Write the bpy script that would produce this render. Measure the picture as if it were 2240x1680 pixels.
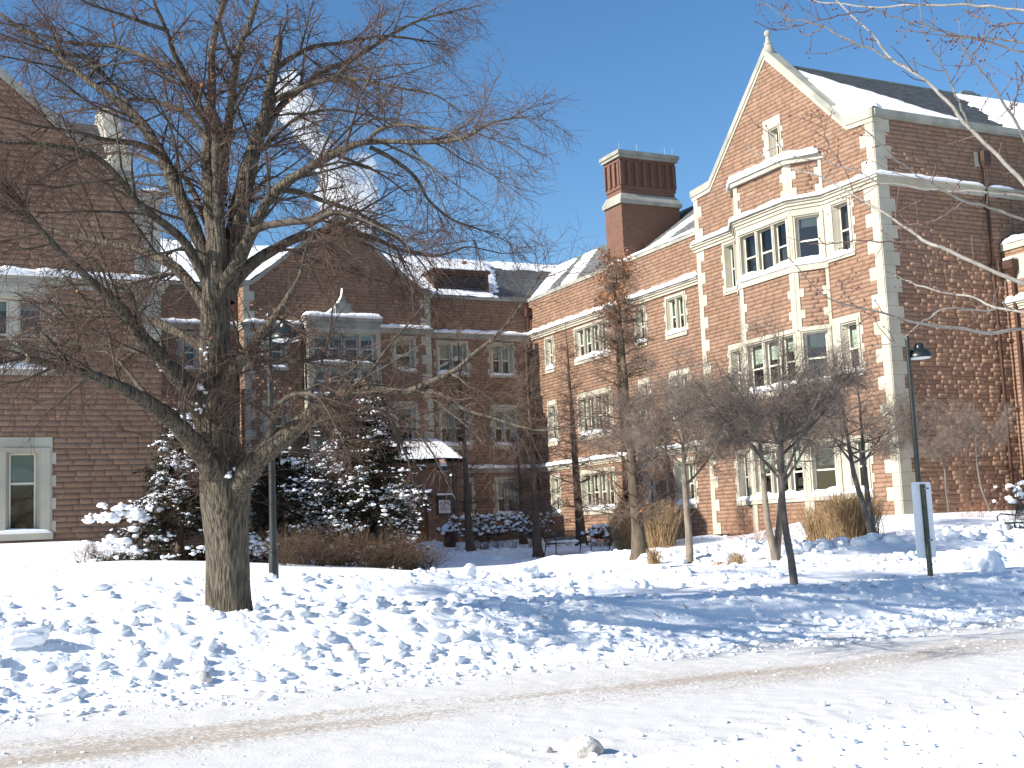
import bpy, bmesh, math, random
import numpy as np
from mathutils import Matrix, Vector

R = math.radians
scene = bpy.context.scene
for o in list(bpy.data.objects): bpy.data.objects.remove(o, do_unlink=True)
col = scene.collection

# ------------------------------------------------------------------ camera
EYE = np.array([0.0, 0.0, 1.6])
YAW, PIT, ROL, FPX = 0.465116, 0.119207, -0.042089, 2686.85       # focal length in pixels of a 2240 px wide frame
_f = np.array([math.sin(YAW)*math.cos(PIT), math.cos(YAW)*math.cos(PIT), math.sin(PIT)])
_r0 = np.array([math.cos(YAW), -math.sin(YAW), 0.0]); _u0 = np.cross(_r0, _f)
_r = math.cos(ROL)*_r0 + math.sin(ROL)*_u0; _u = -math.sin(ROL)*_r0 + math.cos(ROL)*_u0
cd = bpy.data.cameras.new('camera'); cam = bpy.data.objects.new('camera', cd); col.objects.link(cam)
cd.sensor_width = 36.0; cd.lens = FPX/2240*36.0; cd.clip_start = 0.1; cd.clip_end = 6000
cam.matrix_world = Matrix(((_r[0], _u[0], -_f[0], EYE[0]), (_r[1], _u[1], -_f[1], EYE[1]), (_r[2], _u[2], -_f[2], EYE[2]), (0, 0, 0, 1)))
scene.camera = cam
def ray(x, y): return _r*(x-1120)/FPX - _u*(y-840)/FPX + _f
def at(x, y, d): return EYE + ray(x, y)*d                       # a point d metres in front of the camera
def at_y(x, y, Y): k = ray(x, y); return EYE + k*(Y/k[1])
def project(P):
    d = np.asarray(P, float)-EYE; z = d@_f
    return 1120+FPX*(d@_r)/z, 840-FPX*(d@_u)/z, z

# ------------------------------------------------------------------ sky, sun, exposure
SUN_EL, SUN_OFF = R(29), R(0.4)
sun_to = np.array([-math.cos(SUN_OFF)*math.cos(SUN_EL), -math.sin(SUN_OFF)*math.cos(SUN_EL), math.sin(SUN_EL)])
world = bpy.data.worlds.new('World'); scene.world = world; world.use_nodes = True
wn = world.node_tree.nodes; wl = world.node_tree.links; wn.clear()
sky = wn.new('ShaderNodeTexSky'); sky.sky_type = 'NISHITA'; sky.sun_disc = False
sky.sun_elevation = SUN_EL; sky.sun_rotation = math.atan2(sun_to[0], sun_to[1])
sky.altitude = 150; sky.air_density = 1.0; sky.dust_density = 0.6; sky.ozone_density = 2.5
bg = wn.new('ShaderNodeBackground'); bg.inputs['Strength'].default_value = 0.10
wo = wn.new('ShaderNodeOutputWorld'); hs = wn.new('ShaderNodeHueSaturation'); hs.inputs['Saturation'].default_value = 1.22; wl.new(sky.outputs[0], hs.inputs['Color']); wl.new(hs.outputs[0], bg.inputs[0]); wl.new(bg.outputs[0], wo.inputs[0])
sd = bpy.data.lights.new('sun', 'SUN'); sd.energy = 5.0; sd.angle = R(0.53); sd.color = (1.0, 0.945, 0.86)
sun = bpy.data.objects.new('sun', sd); col.objects.link(sun); sun.location = (-20, -5, 30)
sun.rotation_euler = Vector(sun_to).to_track_quat('Z', 'Y').to_euler()
scene.view_settings.view_transform = 'Standard'; scene.view_settings.look = 'None'
scene.view_settings.exposure = 0.78; scene.view_settings.gamma = 1.0; scene.view_settings.use_curve_mapping = False
scene.cycles.max_bounces = 8; scene.cycles.diffuse_bounces = 5; scene.cycles.glossy_bounces = 3
scene.cycles.transparent_max_bounces = 16; scene.cycles.volume_bounces = 3; scene.cycles.caustics_reflective = False; scene.cycles.caustics_refractive = False

# ------------------------------------------------------------------ object helpers
ORG = {}
def mesh_np(name, V, F, mats, smooth=False, colr=None, midx=None):
    V = np.asarray(V, np.float32); F = np.asarray(F, np.int32); k = F.shape[1]
    me = bpy.data.meshes.new(name)
    me.vertices.add(len(V)); me.vertices.foreach_set('co', V.ravel())
    me.loops.add(F.size); me.loops.foreach_set('vertex_index', F.ravel())
    me.polygons.add(len(F)); me.polygons.foreach_set('loop_start', np.arange(0, F.size, k, dtype=np.int32))
    me.polygons.foreach_set('loop_total', np.full(len(F), k, np.int32))
    if smooth: me.polygons.foreach_set('use_smooth', np.ones(len(F), bool))
    for m in (mats if isinstance(mats, (list, tuple)) else [mats]): me.materials.append(m)
    if midx is not None: me.polygons.foreach_set('material_index', np.asarray(midx, np.int32))
    if colr is not None:
        a = me.color_attributes.new('Col', 'FLOAT_COLOR', 'POINT')
        a.data.foreach_set('color', np.hstack([colr, np.ones((len(colr), 1))]).astype(np.float32).ravel())
    me.update(calc_edges=True); me.validate()
    return me
def org_of(p): return ORG.get(p.name, np.zeros(3)) if p is not None else np.zeros(3)
def link(name, me, parent=None, origin=None):
    o = bpy.data.objects.new(name, me); col.objects.link(o)
    if parent is not None:
        o.parent = parent; ORG[o.name] = org_of(parent)
    elif origin is not None:
        o.location = origin; ORG[o.name] = np.asarray(origin, float)
    return o
def obj_np(name, V, F, mats, parent=None, smooth=False, colr=None, origin=None, midx=None):
    og = org_of(parent) if parent is not None else (np.asarray(origin, float) if origin is not None else np.zeros(3))
    return link(name, mesh_np(name, np.asarray(V, float)-og, F, mats, smooth, colr, midx), parent, origin)
def tag(o, label=None, cat=None, group=None, kind=None):
    if label: o['label'] = label
    if cat: o['category'] = cat
    if group: o['group'] = group
    if kind: o['kind'] = kind
    return o
def thing(name, label, cat, loc, group=None):
    o = bpy.data.objects.new(name, None); col.objects.link(o); o.location = [float(v) for v in loc]; o.empty_display_size = 0.3
    ORG[o.name] = np.array([float(v) for v in loc])
    return tag(o, label, cat, group)
class MB:
    """collects polygons of any size"""
    def __init__(s): s.v = []; s.f = []
    def poly(s, pts):
        n = len(s.v); s.v += [tuple(p) for p in pts]; s.f.append(tuple(range(n, n+len(pts))))
    def hexa(s, p):                 # 8 points: 4 bottom (ccw), 4 top
        n = len(s.v); s.v += [tuple(q) for q in p]
        for a in ((3, 2, 1, 0), (4, 5, 6, 7), (0, 1, 5, 4), (1, 2, 6, 5), (2, 3, 7, 6), (3, 0, 4, 7)): s.f.append(tuple(n+i for i in a))
    def box(s, x0, x1, y0, y1, z0, z1):
        s.hexa([(x0, y0, z0), (x1, y0, z0), (x1, y1, z0), (x0, y1, z0), (x0, y0, z1), (x1, y0, z1), (x1, y1, z1), (x0, y1, z1)])
    def prism(s, pts, off):         # planar polygon pushed along off
        n = len(s.v); k = len(pts); off = np.asarray(off, float)
        s.v += [tuple(p) for p in pts] + [tuple(np.asarray(p)+off) for p in pts]
        s.f.append(tuple(range(n+k-1, n-1, -1))); s.f.append(tuple(range(n+k, n+2*k)))
        for i in range(k): j = (i+1) % k; s.f.append((n+i, n+j, n+k+j, n+k+i))
    def lathe(s, c, prof, seg=16, axis=None):
        n = len(s.v); c = np.asarray(c, float)
        for (r, z) in prof:
            for i in range(seg):
                a = 2*math.pi*i/seg; s.v.append((c[0]+r*math.cos(a), c[1]+r*math.sin(a), c[2]+z))
        for j in range(len(prof)-1):
            for i in range(seg):
                k = (i+1) % seg; s.f.append((n+j*seg+i, n+j*seg+k, n+(j+1)*seg+k, n+(j+1)*seg+i))
        s.f.append(tuple(n+i for i in reversed(range(seg)))); s.f.append(tuple(n+(len(prof)-1)*seg+i for i in range(seg)))
    def tube(s, pts, r, seg=8):
        pts = [np.asarray(p, float) for p in pts]; n = len(s.v); K = len(pts)
        rr = r if hasattr(r, '__len__') else [r]*K
        for k in range(K):
            t = pts[min(k+1, K-1)]-pts[max(k-1, 0)]; t /= np.linalg.norm(t)+1e-9
            a = np.cross(t, (0.31, 0.52, 0.795) if abs(t@np.array((0.31, 0.52, 0.795))) < .95 else (1, 0, 0)); a /= np.linalg.norm(a); b = np.cross(t, a)
            for i in range(seg):
                w = 2*math.pi*i/seg; s.v.append(tuple(pts[k]+rr[k]*(math.cos(w)*a+math.sin(w)*b)))
        for k in range(K-1):
            for i in range(seg):
                j = (i+1) % seg; s.f.append((n+k*seg+i, n+k*seg+j, n+(k+1)*seg+j, n+(k+1)*seg+i))
        s.f.append(tuple(n+i for i in reversed(range(seg)))); s.f.append(tuple(n+(K-1)*seg+i for i in range(seg)))
    def build(s, name, mat, parent=None, smooth=False, origin=None):
        og = org_of(parent) if parent is not None else (np.asarray(origin, float) if origin is not None else np.zeros(3))
        me = bpy.data.meshes.new(name); me.from_pydata([tuple(np.asarray(p)-og) for p in s.v], [], s.f)
        me.materials.append(mat)
        if smooth:
            me.polygons.foreach_set('use_smooth', np.ones(len(me.polygons), bool)); me.update()
            try: me.set_sharp_from_angle(angle=R(40))
            except Exception: pass
        me.update()
        return link(name, me, parent, origin)

# ------------------------------------------------------------------ noise
def _h(ix, iy, s):
    n = (ix.astype(np.uint64)*np.uint64(374761393) + iy.astype(np.uint64)*np.uint64(668265263) + np.uint64((s+1)*2246822519 & 0xffffffff)) & np.uint64(0xffffffff)
    for k in (2146121005, 2221713035):
        n = n ^ (n >> np.uint64(15)); n = (n*np.uint64(k)) & np.uint64(0xffffffff)
    n = n ^ (n >> np.uint64(16))
    return n.astype(float)/4294967295.0
def vn(x, y, s=0):
    x = np.asarray(x, float); y = np.asarray(y, float); ix = np.floor(x); iy = np.floor(y); fx = x-ix; fy = y-iy
    ix = ix.astype(np.int64); iy = iy.astype(np.int64); ux = fx*fx*(3-2*fx); uy = fy*fy*(3-2*fy)
    a = _h(ix, iy, s); b = _h(ix+1, iy, s); c = _h(ix, iy+1, s); d = _h(ix+1, iy+1, s)
    return (a*(1-ux)+b*ux)*(1-uy)+(c*(1-ux)+d*ux)*uy
def fbm(x, y, s=0, o=4):
    t = 0; a = 1; w = 0
    for k in range(o): t = t+a*vn(np.asarray(x)*2**k, np.asarray(y)*2**k, s+k*17); w += a; a *= .5
    return t/w
def worley(x, y, s=0):              # distance to the nearest jittered point, and that point's own random number
    x = np.asarray(x, float); y = np.asarray(y, float); ix = np.floor(x).astype(np.int64); iy = np.floor(y).astype(np.int64)
    best = np.full(x.shape, 9.0); idn = np.zeros(x.shape)
    for dx in (-1, 0, 1):
        for dy in (-1, 0, 1):
            cx = ix+dx; cy = iy+dy; px = cx+_h(cx, cy, s); py = cy+_h(cx, cy, s+7)
            d = np.hypot(x-px, y-py); m = d < best
            best = np.where(m, d, best); idn = np.where(m, _h(cx, cy, s+13), idn)
    return best, idn
def sm(a, b, x):
    t = np.clip((np.asarray(x, float)-a)/(b-a), 0, 1); return t*t*(3-2*t)

# ------------------------------------------------------------------ materials
def new_mat(name):
    m = bpy.data.materials.new(name); m.use_nodes = True; nt = m.node_tree
    return m, nt, nt.nodes, nt.links, nt.nodes['Principled BSDF']
def pmat(name, c1, c2=None, scale=6.0, rough=0.8, bump=0.0, bscale=40.0, spec=0.3, metal=0.0, stretch=(1, 1, 1), attr=False, detail=4, lo=.35, hi=.65, bdist=0.02):
    m, nt, N, L, B = new_mat(name)
    B.inputs['Roughness'].default_value = rough; B.inputs['Specular IOR Level'].default_value = spec; B.inputs['Metallic'].default_value = metal
    g = N.new('ShaderNodeNewGeometry'); mp = N.new('ShaderNodeMapping'); mp.inputs['Scale'].default_value = stretch; L.new(g.outputs['Position'], mp.inputs['Vector'])
    n1 = N.new('ShaderNodeTexNoise'); n1.inputs['Scale'].default_value = scale; n1.inputs['Detail'].default_value = detail; L.new(mp.outputs[0], n1.inputs['Vector'])
    cr = N.new('ShaderNodeValToRGB'); cr.color_ramp.elements[0].position = lo; cr.color_ramp.elements[1].position = hi; L.new(n1.outputs[0], cr.inputs[0])
    c2 = c2 or c1
    if attr:                        # each piece carries its own stone colour; the noise is grain on top of it
        at_ = N.new('ShaderNodeAttribute'); at_.attribute_name = 'Col'
        mx = N.new('ShaderNodeMix'); mx.data_type = 'RGBA'; mx.blend_type = 'MULTIPLY'; mx.inputs['Factor'].default_value = 1.0
        cr.color_ramp.elements[0].color = (*c1, 1); cr.color_ramp.elements[1].color = (*c2, 1)
        L.new(at_.outputs['Color'], mx.inputs['A']); L.new(cr.outputs[0], mx.inputs['B']); L.new(mx.outputs['Result'], B.inputs['Base Color'])
    else:
        cr.color_ramp.elements[0].color = (*c1, 1); cr.color_ramp.elements[1].color = (*c2, 1); L.new(cr.outputs[0], B.inputs['Base Color'])
    if bump:
        n2 = N.new('ShaderNodeTexNoise'); n2.inputs['Scale'].default_value = bscale; n2.inputs['Detail'].default_value = 5; L.new(mp.outputs[0], n2.inputs['Vector'])
        b = N.new('ShaderNodeBump'); b.inputs['Strength'].default_value = bump; b.inputs['Distance'].default_value = bdist; L.new(n2.outputs[0], b.inputs['Height']); L.new(b.outputs[0], B.inputs['Normal'])
    return m
SNOW = (0.87, 0.885, 0.91)
M = {}
M['snow'] = pmat('snow', (0.85, 0.865, 0.89), (0.90, 0.91, 0.925), 1.5, 0.75, 0.5, 28, 0.25, bdist=.015)
M['snow_soft'] = pmat('snow_soft', (0.86, 0.875, 0.90), (0.90, 0.91, 0.925), 2.0, 0.75, 0.25, 12, 0.25, bdist=.02)
M['stone'] = pmat('sandstone', (0.88, 0.88, 0.88), (1.09, 1.09, 1.09), 14, 0.92, 0.32, 34, 0.15, attr=True, bdist=.02)
M['mortar'] = pmat('mortar', (0.185, 0.112, 0.076), (0.225, 0.138, 0.096), 3, 0.95, 0.3, 30, 0.1)
M['lime'] = pmat('limestone', (0.39, 0.362, 0.285), (0.48, 0.45, 0.365), 1.1, 0.9, 0.15, 22, 0.2, detail=6)
M['lime_old'] = pmat('weathered_limestone', (0.25, 0.25, 0.215), (0.38, 0.37, 0.315), 1.6, 0.9, 0.2, 22, 0.2, detail=8)
M['slate'] = pmat('slate', (0.75, 0.75, 0.75), (1.2, 1.2, 1.2), 9, 0.7, 0.2, 30, 0.35, attr=True)
M['frame'] = pmat('window_paint', (0.62, 0.60, 0.50), (0.68, 0.66, 0.56), 4, 0.5, 0, 10, 0.4)
M['blind'] = pmat('blind', (0.50, 0.56, 0.47), (0.56, 0.61, 0.52), 2, 0.7, 0.0, 30, 0.2)
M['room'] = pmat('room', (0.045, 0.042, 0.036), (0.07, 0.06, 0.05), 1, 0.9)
M['pipe'] = pmat('copper_pipe', (0.045, 0.022, 0.015), (0.07, 0.035, 0.024), 5, 0.55, 0.1, 20, 0.4)
M['green'] = pmat('green_metal', (0.10, 0.13, 0.115), (0.16, 0.19, 0.165), 5, 0.5, 0, 10, 0.4)
M['black'] = pmat('black_metal', (0.012, 0.014, 0.014), (0.022, 0.026, 0.025), 8, 0.38, 0.05, 60, 0.5)
M['lamp_green'] = pmat('dark_green_metal', (0.010, 0.014, 0.014), (0.018, 0.023, 0.022), 8, 0.35, 0.05, 60, 0.5)
M['door'] = pmat('oak_door', (0.20, 0.075, 0.025), (0.30, 0.12, 0.04), 3, 0.5, 0.1, 20, 0.4, stretch=(6, 6, .6))
M['brown'] = pmat('brown_metal', (0.055, 0.030, 0.022), (0.085, 0.045, 0.03), 4, 0.6)
M['louvre'] = pmat('louvre_slat', (0.10, 0.095, 0.10), (0.16, 0.15, 0.155), 6, 0.6)
M['steel'] = pmat('galvanised', (0.45, 0.47, 0.48), (0.58, 0.60, 0.61), 10, 0.45, 0, 10, 0.5, metal=0.6)
M['sign_back'] = pmat('sign_aluminium', (0.84, 0.855, 0.86), (0.88, 0.89, 0.89), 2, 0.5, 0, 10, 0.5)
M['signpost'] = pmat('sign_post_steel', (0.055, 0.065, 0.045), (0.085, 0.095, 0.07), 9, 0.6, 0, 10, 0.4)
M['paper'] = pmat('notice_paper', (0.60, 0.60, 0.60), (0.68, 0.68, 0.67), 30, 0.6)
M['bark'] = pmat('linden_bark', (0.050, 0.042, 0.032), (0.165, 0.142, 0.108), 13, 0.95, 1.0, 15, 0.15, stretch=(2.6, 2.6, .38), lo=.36, hi=.64, bdist=.06)
M['limb'] = pmat('limb_bark', (0.050, 0.042, 0.034), (0.108, 0.094, 0.074), 8, 0.92, 0.5, 30, 0.15, bdist=.02)
M['twig'] = pmat('red_brown_twig', (0.075, 0.048, 0.038), (0.125, 0.082, 0.064), 3, 0.85, 0, 10, 0.2)
M['crab_bark'] = pmat('crab_bark', (0.09, 0.078, 0.070), (0.16, 0.14, 0.128), 9, 0.9, 0.5, 40, 0.15, stretch=(1, 1, .4))
M['crab_twig'] = pmat('crab_twig', (0.165, 0.128, 0.104), (0.25, 0.20, 0.165), 4, 0.85, 0, 10, 0.2)
M['pale_bark'] = pmat('pale_bark', (0.16, 0.130, 0.10), (0.26, 0.215, 0.17), 9, 0.9, 0.5, 40, 0.15, stretch=(1, 1, .4))
M['cyp_bark'] = pmat('cypress_bark', (0.075, 0.052, 0.040), (0.13, 0.095, 0.072), 8, 0.9, 0.6, 30, 0.15, stretch=(2, 2, .3))
M['cyp_pale'] = pmat('cypress_pale_bark', (0.075, 0.058, 0.043), (0.145, 0.115, 0.085), 8, 0.9, 0.6, 30, 0.15, stretch=(2, 2, .3))
M['cyp_twig'] = pmat('cypress_twig', (0.15, 0.105, 0.078), (0.23, 0.165, 0.125), 4, 0.85, 0, 10, 0.2)
M['rust_leaf'] = pmat('rust_leaf', (0.25, 0.105, 0.045), (0.36, 0.17, 0.08), 5, 0.8, 0, 10, 0.2)
M['needle'] = pmat('evergreen_needle', (0.010, 0.015, 0.009), (0.028, 0.031, 0.016), 4, 0.75, 0, 10, 0.2)
M['needle_dry'] = pmat('bronzed_needle', (0.040, 0.026, 0.014), (0.070, 0.045, 0.024), 4, 0.8, 0, 10, 0.2)
M['bramble'] = pmat('bramble', (0.07, 0.045, 0.03), (0.14, 0.092, 0.062), 5, 0.85, 0, 10, 0.2)
M['grass'] = pmat('dry_grass', (0.24, 0.155, 0.078), (0.40, 0.28, 0.155), 5, 0.85, 0, 10, 0.2)
M['redstem'] = pmat('red_stem', (0.26, 0.115, 0.07), (0.36, 0.19, 0.12), 5, 0.85, 0, 10, 0.2)
M['near_bark'] = pmat('silver_maple_bark', (0.20, 0.185, 0.162), (0.30, 0.28, 0.25), 18, 0.8, 0.3, 60, 0.2)
M['near_twig'] = pmat('maple_twig', (0.095, 0.060, 0.052), (0.155, 0.108, 0.094), 12, 0.7, 0, 10, 0.3)
M['bud'] = pmat('red_bud', (0.075, 0.022, 0.022), (0.12, 0.04, 0.035), 20, 0.6, 0, 10, 0.3)
M['dirty_snow'] = pmat('dirty_snow', (0.42, 0.38, 0.33), (0.78, 0.76, 0.73), 14, 0.85, 0.6, 40, 0.2, bdist=.02)
M['leaf_litter'] = pmat('dead_leaf', (0.10, 0.065, 0.04), (0.16, 0.10, 0.06), 6, 0.85)
M['cut_wood'] = pmat('cut_wood', (0.42, 0.30, 0.17), (0.50, 0.37, 0.22), 12, 0.8)

def glass_mat():
    m, nt, N, L, B = new_mat('window_glass')
    N.remove(B); out = N['Material Output']
    tr = N.new('ShaderNodeBsdfTransparent'); tr.inputs[0].default_value = (0.80, 0.86, 0.84, 1)
    gl = N.new('ShaderNodeBsdfGlossy'); gl.inputs['Roughness'].default_value = 0.015; gl.inputs[0].default_value = (0.92, 0.95, 0.97, 1)
    fr = N.new('ShaderNodeFresnel'); fr.inputs['IOR'].default_value = 1.7
    n = N.new('ShaderNodeTexNoise'); n.inputs['Scale'].default_value = 1.3; g = N.new('ShaderNodeNewGeometry'); L.new(g.outputs['Position'], n.inputs['Vector'])
    b = N.new('ShaderNodeBump'); b.inputs['Strength'].default_value = .12; b.inputs['Distance'].default_value = .01; L.new(n.outputs[0], b.inputs['Height']); L.new(b.outputs[0], gl.inputs['Normal'])
    mx = N.new('ShaderNodeMixShader'); L.new(fr.outputs[0], mx.inputs[0]); L.new(tr.outputs[0], mx.inputs[1]); L.new(gl.outputs[0], mx.inputs[2]); L.new(mx.outputs[0], out.inputs['Surface'])
    return m
M['glass'] = glass_mat()

def brick_mat():                    # chimney bricks: 3 px tall in the photograph, too small to pick apart
    m, nt, N, L, B = new_mat('chimney_brick')
    g = N.new('ShaderNodeNewGeometry'); sx = N.new('ShaderNodeSeparateXYZ'); L.new(g.outputs['Position'], sx.inputs[0])
    ad = N.new('ShaderNodeMath'); ad.operation = 'ADD'; L.new(sx.outputs['X'], ad.inputs[0]); L.new(sx.outputs['Y'], ad.inputs[1])
    cb = N.new('ShaderNodeCombineXYZ'); L.new(ad.outputs[0], cb.inputs['X']); L.new(sx.outputs['Z'], cb.inputs['Y'])
    br = N.new('ShaderNodeTexBrick'); br.inputs['Scale'].default_value = 1.0; br.inputs['Brick Width'].default_value = .22; br.inputs['Row Height'].default_value = .075; br.inputs['Mortar Size'].default_value = .008
    br.inputs['Color1'].default_value = (.165, .078, .052, 1); br.inputs['Color2'].default_value = (.125, .054, .034, 1); br.inputs['Mortar'].default_value = (.15, .10, .075, 1)
    L.new(cb.outputs[0], br.inputs['Vector']); L.new(br.outputs['Color'], B.inputs['Base Color']); B.inputs['Roughness'].default_value = .9
    return m
M['brick'] = brick_mat()

def road_mat():                     # packed snow with bands of tan grit ground in along the wheel tracks
    m, nt, N, L, B = new_mat('packed_snow_road')
    B.inputs['Roughness'].default_value = .75; B.inputs['Specular IOR Level'].default_value = .25
    g = N.new('ShaderNodeNewGeometry'); sx = N.new('ShaderNodeSeparateXYZ'); L.new(g.outputs['Position'], sx.inputs[0])
    mp = N.new('ShaderNodeMapping'); mp.inputs['Scale'].default_value = (.3, 1.5, 1); L.new(g.outputs['Position'], mp.inputs['Vector'])
    lo = N.new('ShaderNodeTexNoise'); lo.inputs['Scale'].default_value = 1.0; lo.inputs['Detail'].default_value = 5; L.new(mp.outputs[0], lo.inputs['Vector'])
    rp = N.new('ShaderNodeValToRGB'); e = rp.color_ramp.elements; rp.color_ramp.interpolation = 'EASE'
    mr = N.new('ShaderNodeMapRange'); mr.inputs['From Min'].default_value = 8.2; mr.inputs['From Max'].default_value = 13.6; L.new(sx.outputs['Y'], mr.inputs['Value'])
    e[0].position = .10; e[0].color = (0, 0, 0, 1); e[1].position = .48; e[1].color = (1, 1, 1, 1); x = e.new(.66); x.color = (.55, .55, .55, 1); x = e.new(.92); x.color = (.05, .05, .05, 1)
    L.new(mr.outputs[0], rp.inputs[0])
    sp = N.new('ShaderNodeTexNoise'); sp.inputs['Scale'].default_value = 20; sp.inputs['Detail'].default_value = 4; sp.inputs['Roughness'].default_value = .75; L.new(g.outputs['Position'], sp.inputs['Vector'])
    a = N.new('ShaderNodeMath'); a.operation = 'MULTIPLY'; L.new(rp.outputs[0], a.inputs[0]); L.new(lo.outputs[0], a.inputs[1]); a2 = N.new('ShaderNodeMath'); a2.operation = 'MULTIPLY'; a2.inputs[1].default_value = .60; L.new(a.outputs[0], a2.inputs[0]); a = a2
    b2 = N.new('ShaderNodeMath'); b2.operation = 'ADD'; L.new(a.outputs[0], b2.inputs[0]); L.new(sp.outputs[0], b2.inputs[1])
    r2 = N.new('ShaderNodeMapRange'); r2.inputs['From Min'].default_value = .72; r2.inputs['From Max'].default_value = .84; r2.inputs['To Max'].default_value = .75; L.new(b2.outputs[0], r2.inputs['Value'])
    mx = N.new('ShaderNodeMix'); mx.data_type = 'RGBA'; mx.inputs['A'].default_value = (.63, .62, .60, 1); mx.inputs['B'].default_value = (.33, .25, .17, 1)
    L.new(r2.outputs[0], mx.inputs['Factor']); L.new(mx.outputs['Result'], B.inputs['Base Color'])
    bp = N.new('ShaderNodeBump'); bp.inputs['Strength'].default_value = .45; bp.inputs['Distance'].default_value = .012
    n3 = N.new('ShaderNodeTexNoise'); n3.inputs['Scale'].default_value = 34; n3.inputs['Detail'].default_value = 4; L.new(g.outputs['Position'], n3.inputs['Vector']); L.new(n3.outputs[0], bp.inputs['Height']); L.new(bp.outputs[0], B.inputs['Normal'])
    return m
M['road'] = road_mat()

# ------------------------------------------------------------------ ground: one height function, cut into road, banks, walk and lawn
PY = [-1e5, 7, 13.3, 14.2, 15.2, 16.0, 17.7, 18.6, 19.8, 21, 24, 28, 31, 33, 36, 40, 58, 70, 1e5]
PZ = [0, 0, 0, .16, .44, .50, .53, .59, .66, .69, .79, .86, .86, .84, .84, .84, .93, 1.0, 1.0]
def base_h(X, Y):
    z = np.interp(Y, PY, PZ)
    z = z + .40*sm(11.5, 4.2, X)*sm(20.5, 29, Y)*(1-sm(44, 50, Y))*1.12
    z = z + .55*sm(33.6, 36.7, Y)*(1-sm(38, 39, Y))*sm(7.5, 4.5, X)
    z = z + .74*sm(18.5, 28, X)*sm(20.5, 30, Y)*(1-sm(31.5, 37, Y))
    z = z - .34*sm(9.5, 13, X)*(1-sm(22, 27, X))*sm(24.6, 28.0, Y)*(1-sm(37, 45, Y))
    return z
def H(X, Y, detail=True):
    X = np.asarray(X, float); Y = np.asarray(Y, float)
    z = base_h(X, Y)
    if not detail: return z
    wob = (fbm(X/2.2, Y/2.2, 3)-.5)
    Yb = Y+.5*wob
    left = sm(11, 6, X)
    mA = sm(13.3, 14.2, Yb)*(1-sm(15.7, 16.15, Yb)); mB = sm(17.55, 18.2, Yb)*(1-sm(20.2+1.2*left, 21.4+1.5*left, Yb))
    mA2 = mA*(.42+.5*left)
    z = z+mA*(.12+.16*left)*(.6+.8*fbm(X/1.3, Y/.8, 9))*np.exp(-((Y-15.0)/.75)**2)
    z = z+mB*(.12+.22*left)*(.5+1.0*fbm(X/1.6, Y/.9, 11))*np.exp(-((Y-19.3)/.85)**2)
    # ploughed ridges between the small trees on the right
    mC = sm(15, 17, X)*np.exp(-((Y-23.4-.5*np.sin(X*.5))/.8)**2)*(1-sm(29, 31, X)); z = z+mC*.24*(.4+1.2*fbm(X/1.2, Y/1.2, 21))
    mD = sm(18, 20, X)*np.exp(-((Y-36.5-.10*(X-20))/1.1)**2)*(1-sm(28, 30, X)); z = z+mD*.25*(.4+1.2*fbm(X/1.2, Y/1.2, 23))
    mE = np.exp(-((Y-50.5)/1.2)**2)*sm(19, 21, X)*(1-sm(28.5, 29.5, X)); z = z+mE*.30*(.4+1.2*fbm(X/1.5, Y/1.2, 25))
    lump = np.clip(mA2*.9+mB*.7+.7*mC+.5*mD+.4*mE, 0, 1)
    d1, i1 = worley(X/.42, Y/.42, 31); d2, i2 = worley(X/.17, Y/.17, 37); d3, i3 = worley(X/.075, Y/.075, 41)
    pat = sm(.28, .55, fbm(X/1.1, Y/.7, 53, 3)); l1 = np.clip(.60-d1, 0, 1)*np.clip(i1-.35, 0, 1)*2.0; l2 = np.clip(.62-d2, 0, 1)*np.clip(i2-.1, 0, 1)*1.5
    z = z+lump*(.10*np.minimum(l1, .42)+pat*(.095*np.minimum(l2, .40)+.045*np.clip(.6-d3, 0, .4)*i3))
    z = z+.11*lump*(fbm(X/.45, Y/.35, 51, 5)-.5)
    # the road: faint ruts along X and crumbs, more of them at the near verge
    rd = (1-sm(13.0, 13.6, Y))
    near = sm(8.9, 6.9, Y-.12*(X-3)+.8*wob)
    z = z+rd*(.022*(fbm(X/3.5, Y/.16, 61)-.5)+.012*(vn(X/.12, Y/.09, 63)-.5))
    dd, ii = worley(X/.21, Y/.21, 67)
    z = z+rd*near*.055*np.sqrt(np.clip(.5-dd, 0, 1))*np.clip(ii-.45, 0, 1)*2.2
    edge = sm(12.2, 13.3, Yb)*(1-sm(13.9, 14.4, Y)); dd, ii = worley(X/.16, Y/.16, 71)
    z = z+edge*.05*np.sqrt(np.clip(.55-dd, 0, 1))*np.clip(ii-.35, 0, 1)*1.8
    z = z+.03*(1-rd)*(fbm(X/3., Y/3., 81)-.5)*2
    return z
def lines(segs):
    o = []
    for a, b, st in segs: o += list(np.arange(a, b-1e-6, st))
    o.append(segs[-1][1]); return np.array(o)
GX = lines([(-1500, -300, 300), (-300, -60, 40), (-60, -12, 8), (-12, -3.5, .5), (-3.5, -1, .1), (-1, 17, .048), (17, 24, .065), (24, 46, .22), (46, 70, 2), (70, 300, 30), (300, 1500, 300)])
GY = lines([(-300, -20, 40), (-20, 4, 3), (4, 5.2, .3), (5.2, 7.6, .045), (7.6, 13.3, .06), (13.3, 16.0, .045), (16.0, 17.7, .06), (17.7, 22, .05), (22, 30, .16), (30, 62, .25), (62, 90, 4), (90, 300, 30), (300, 1500, 300)])
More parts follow.
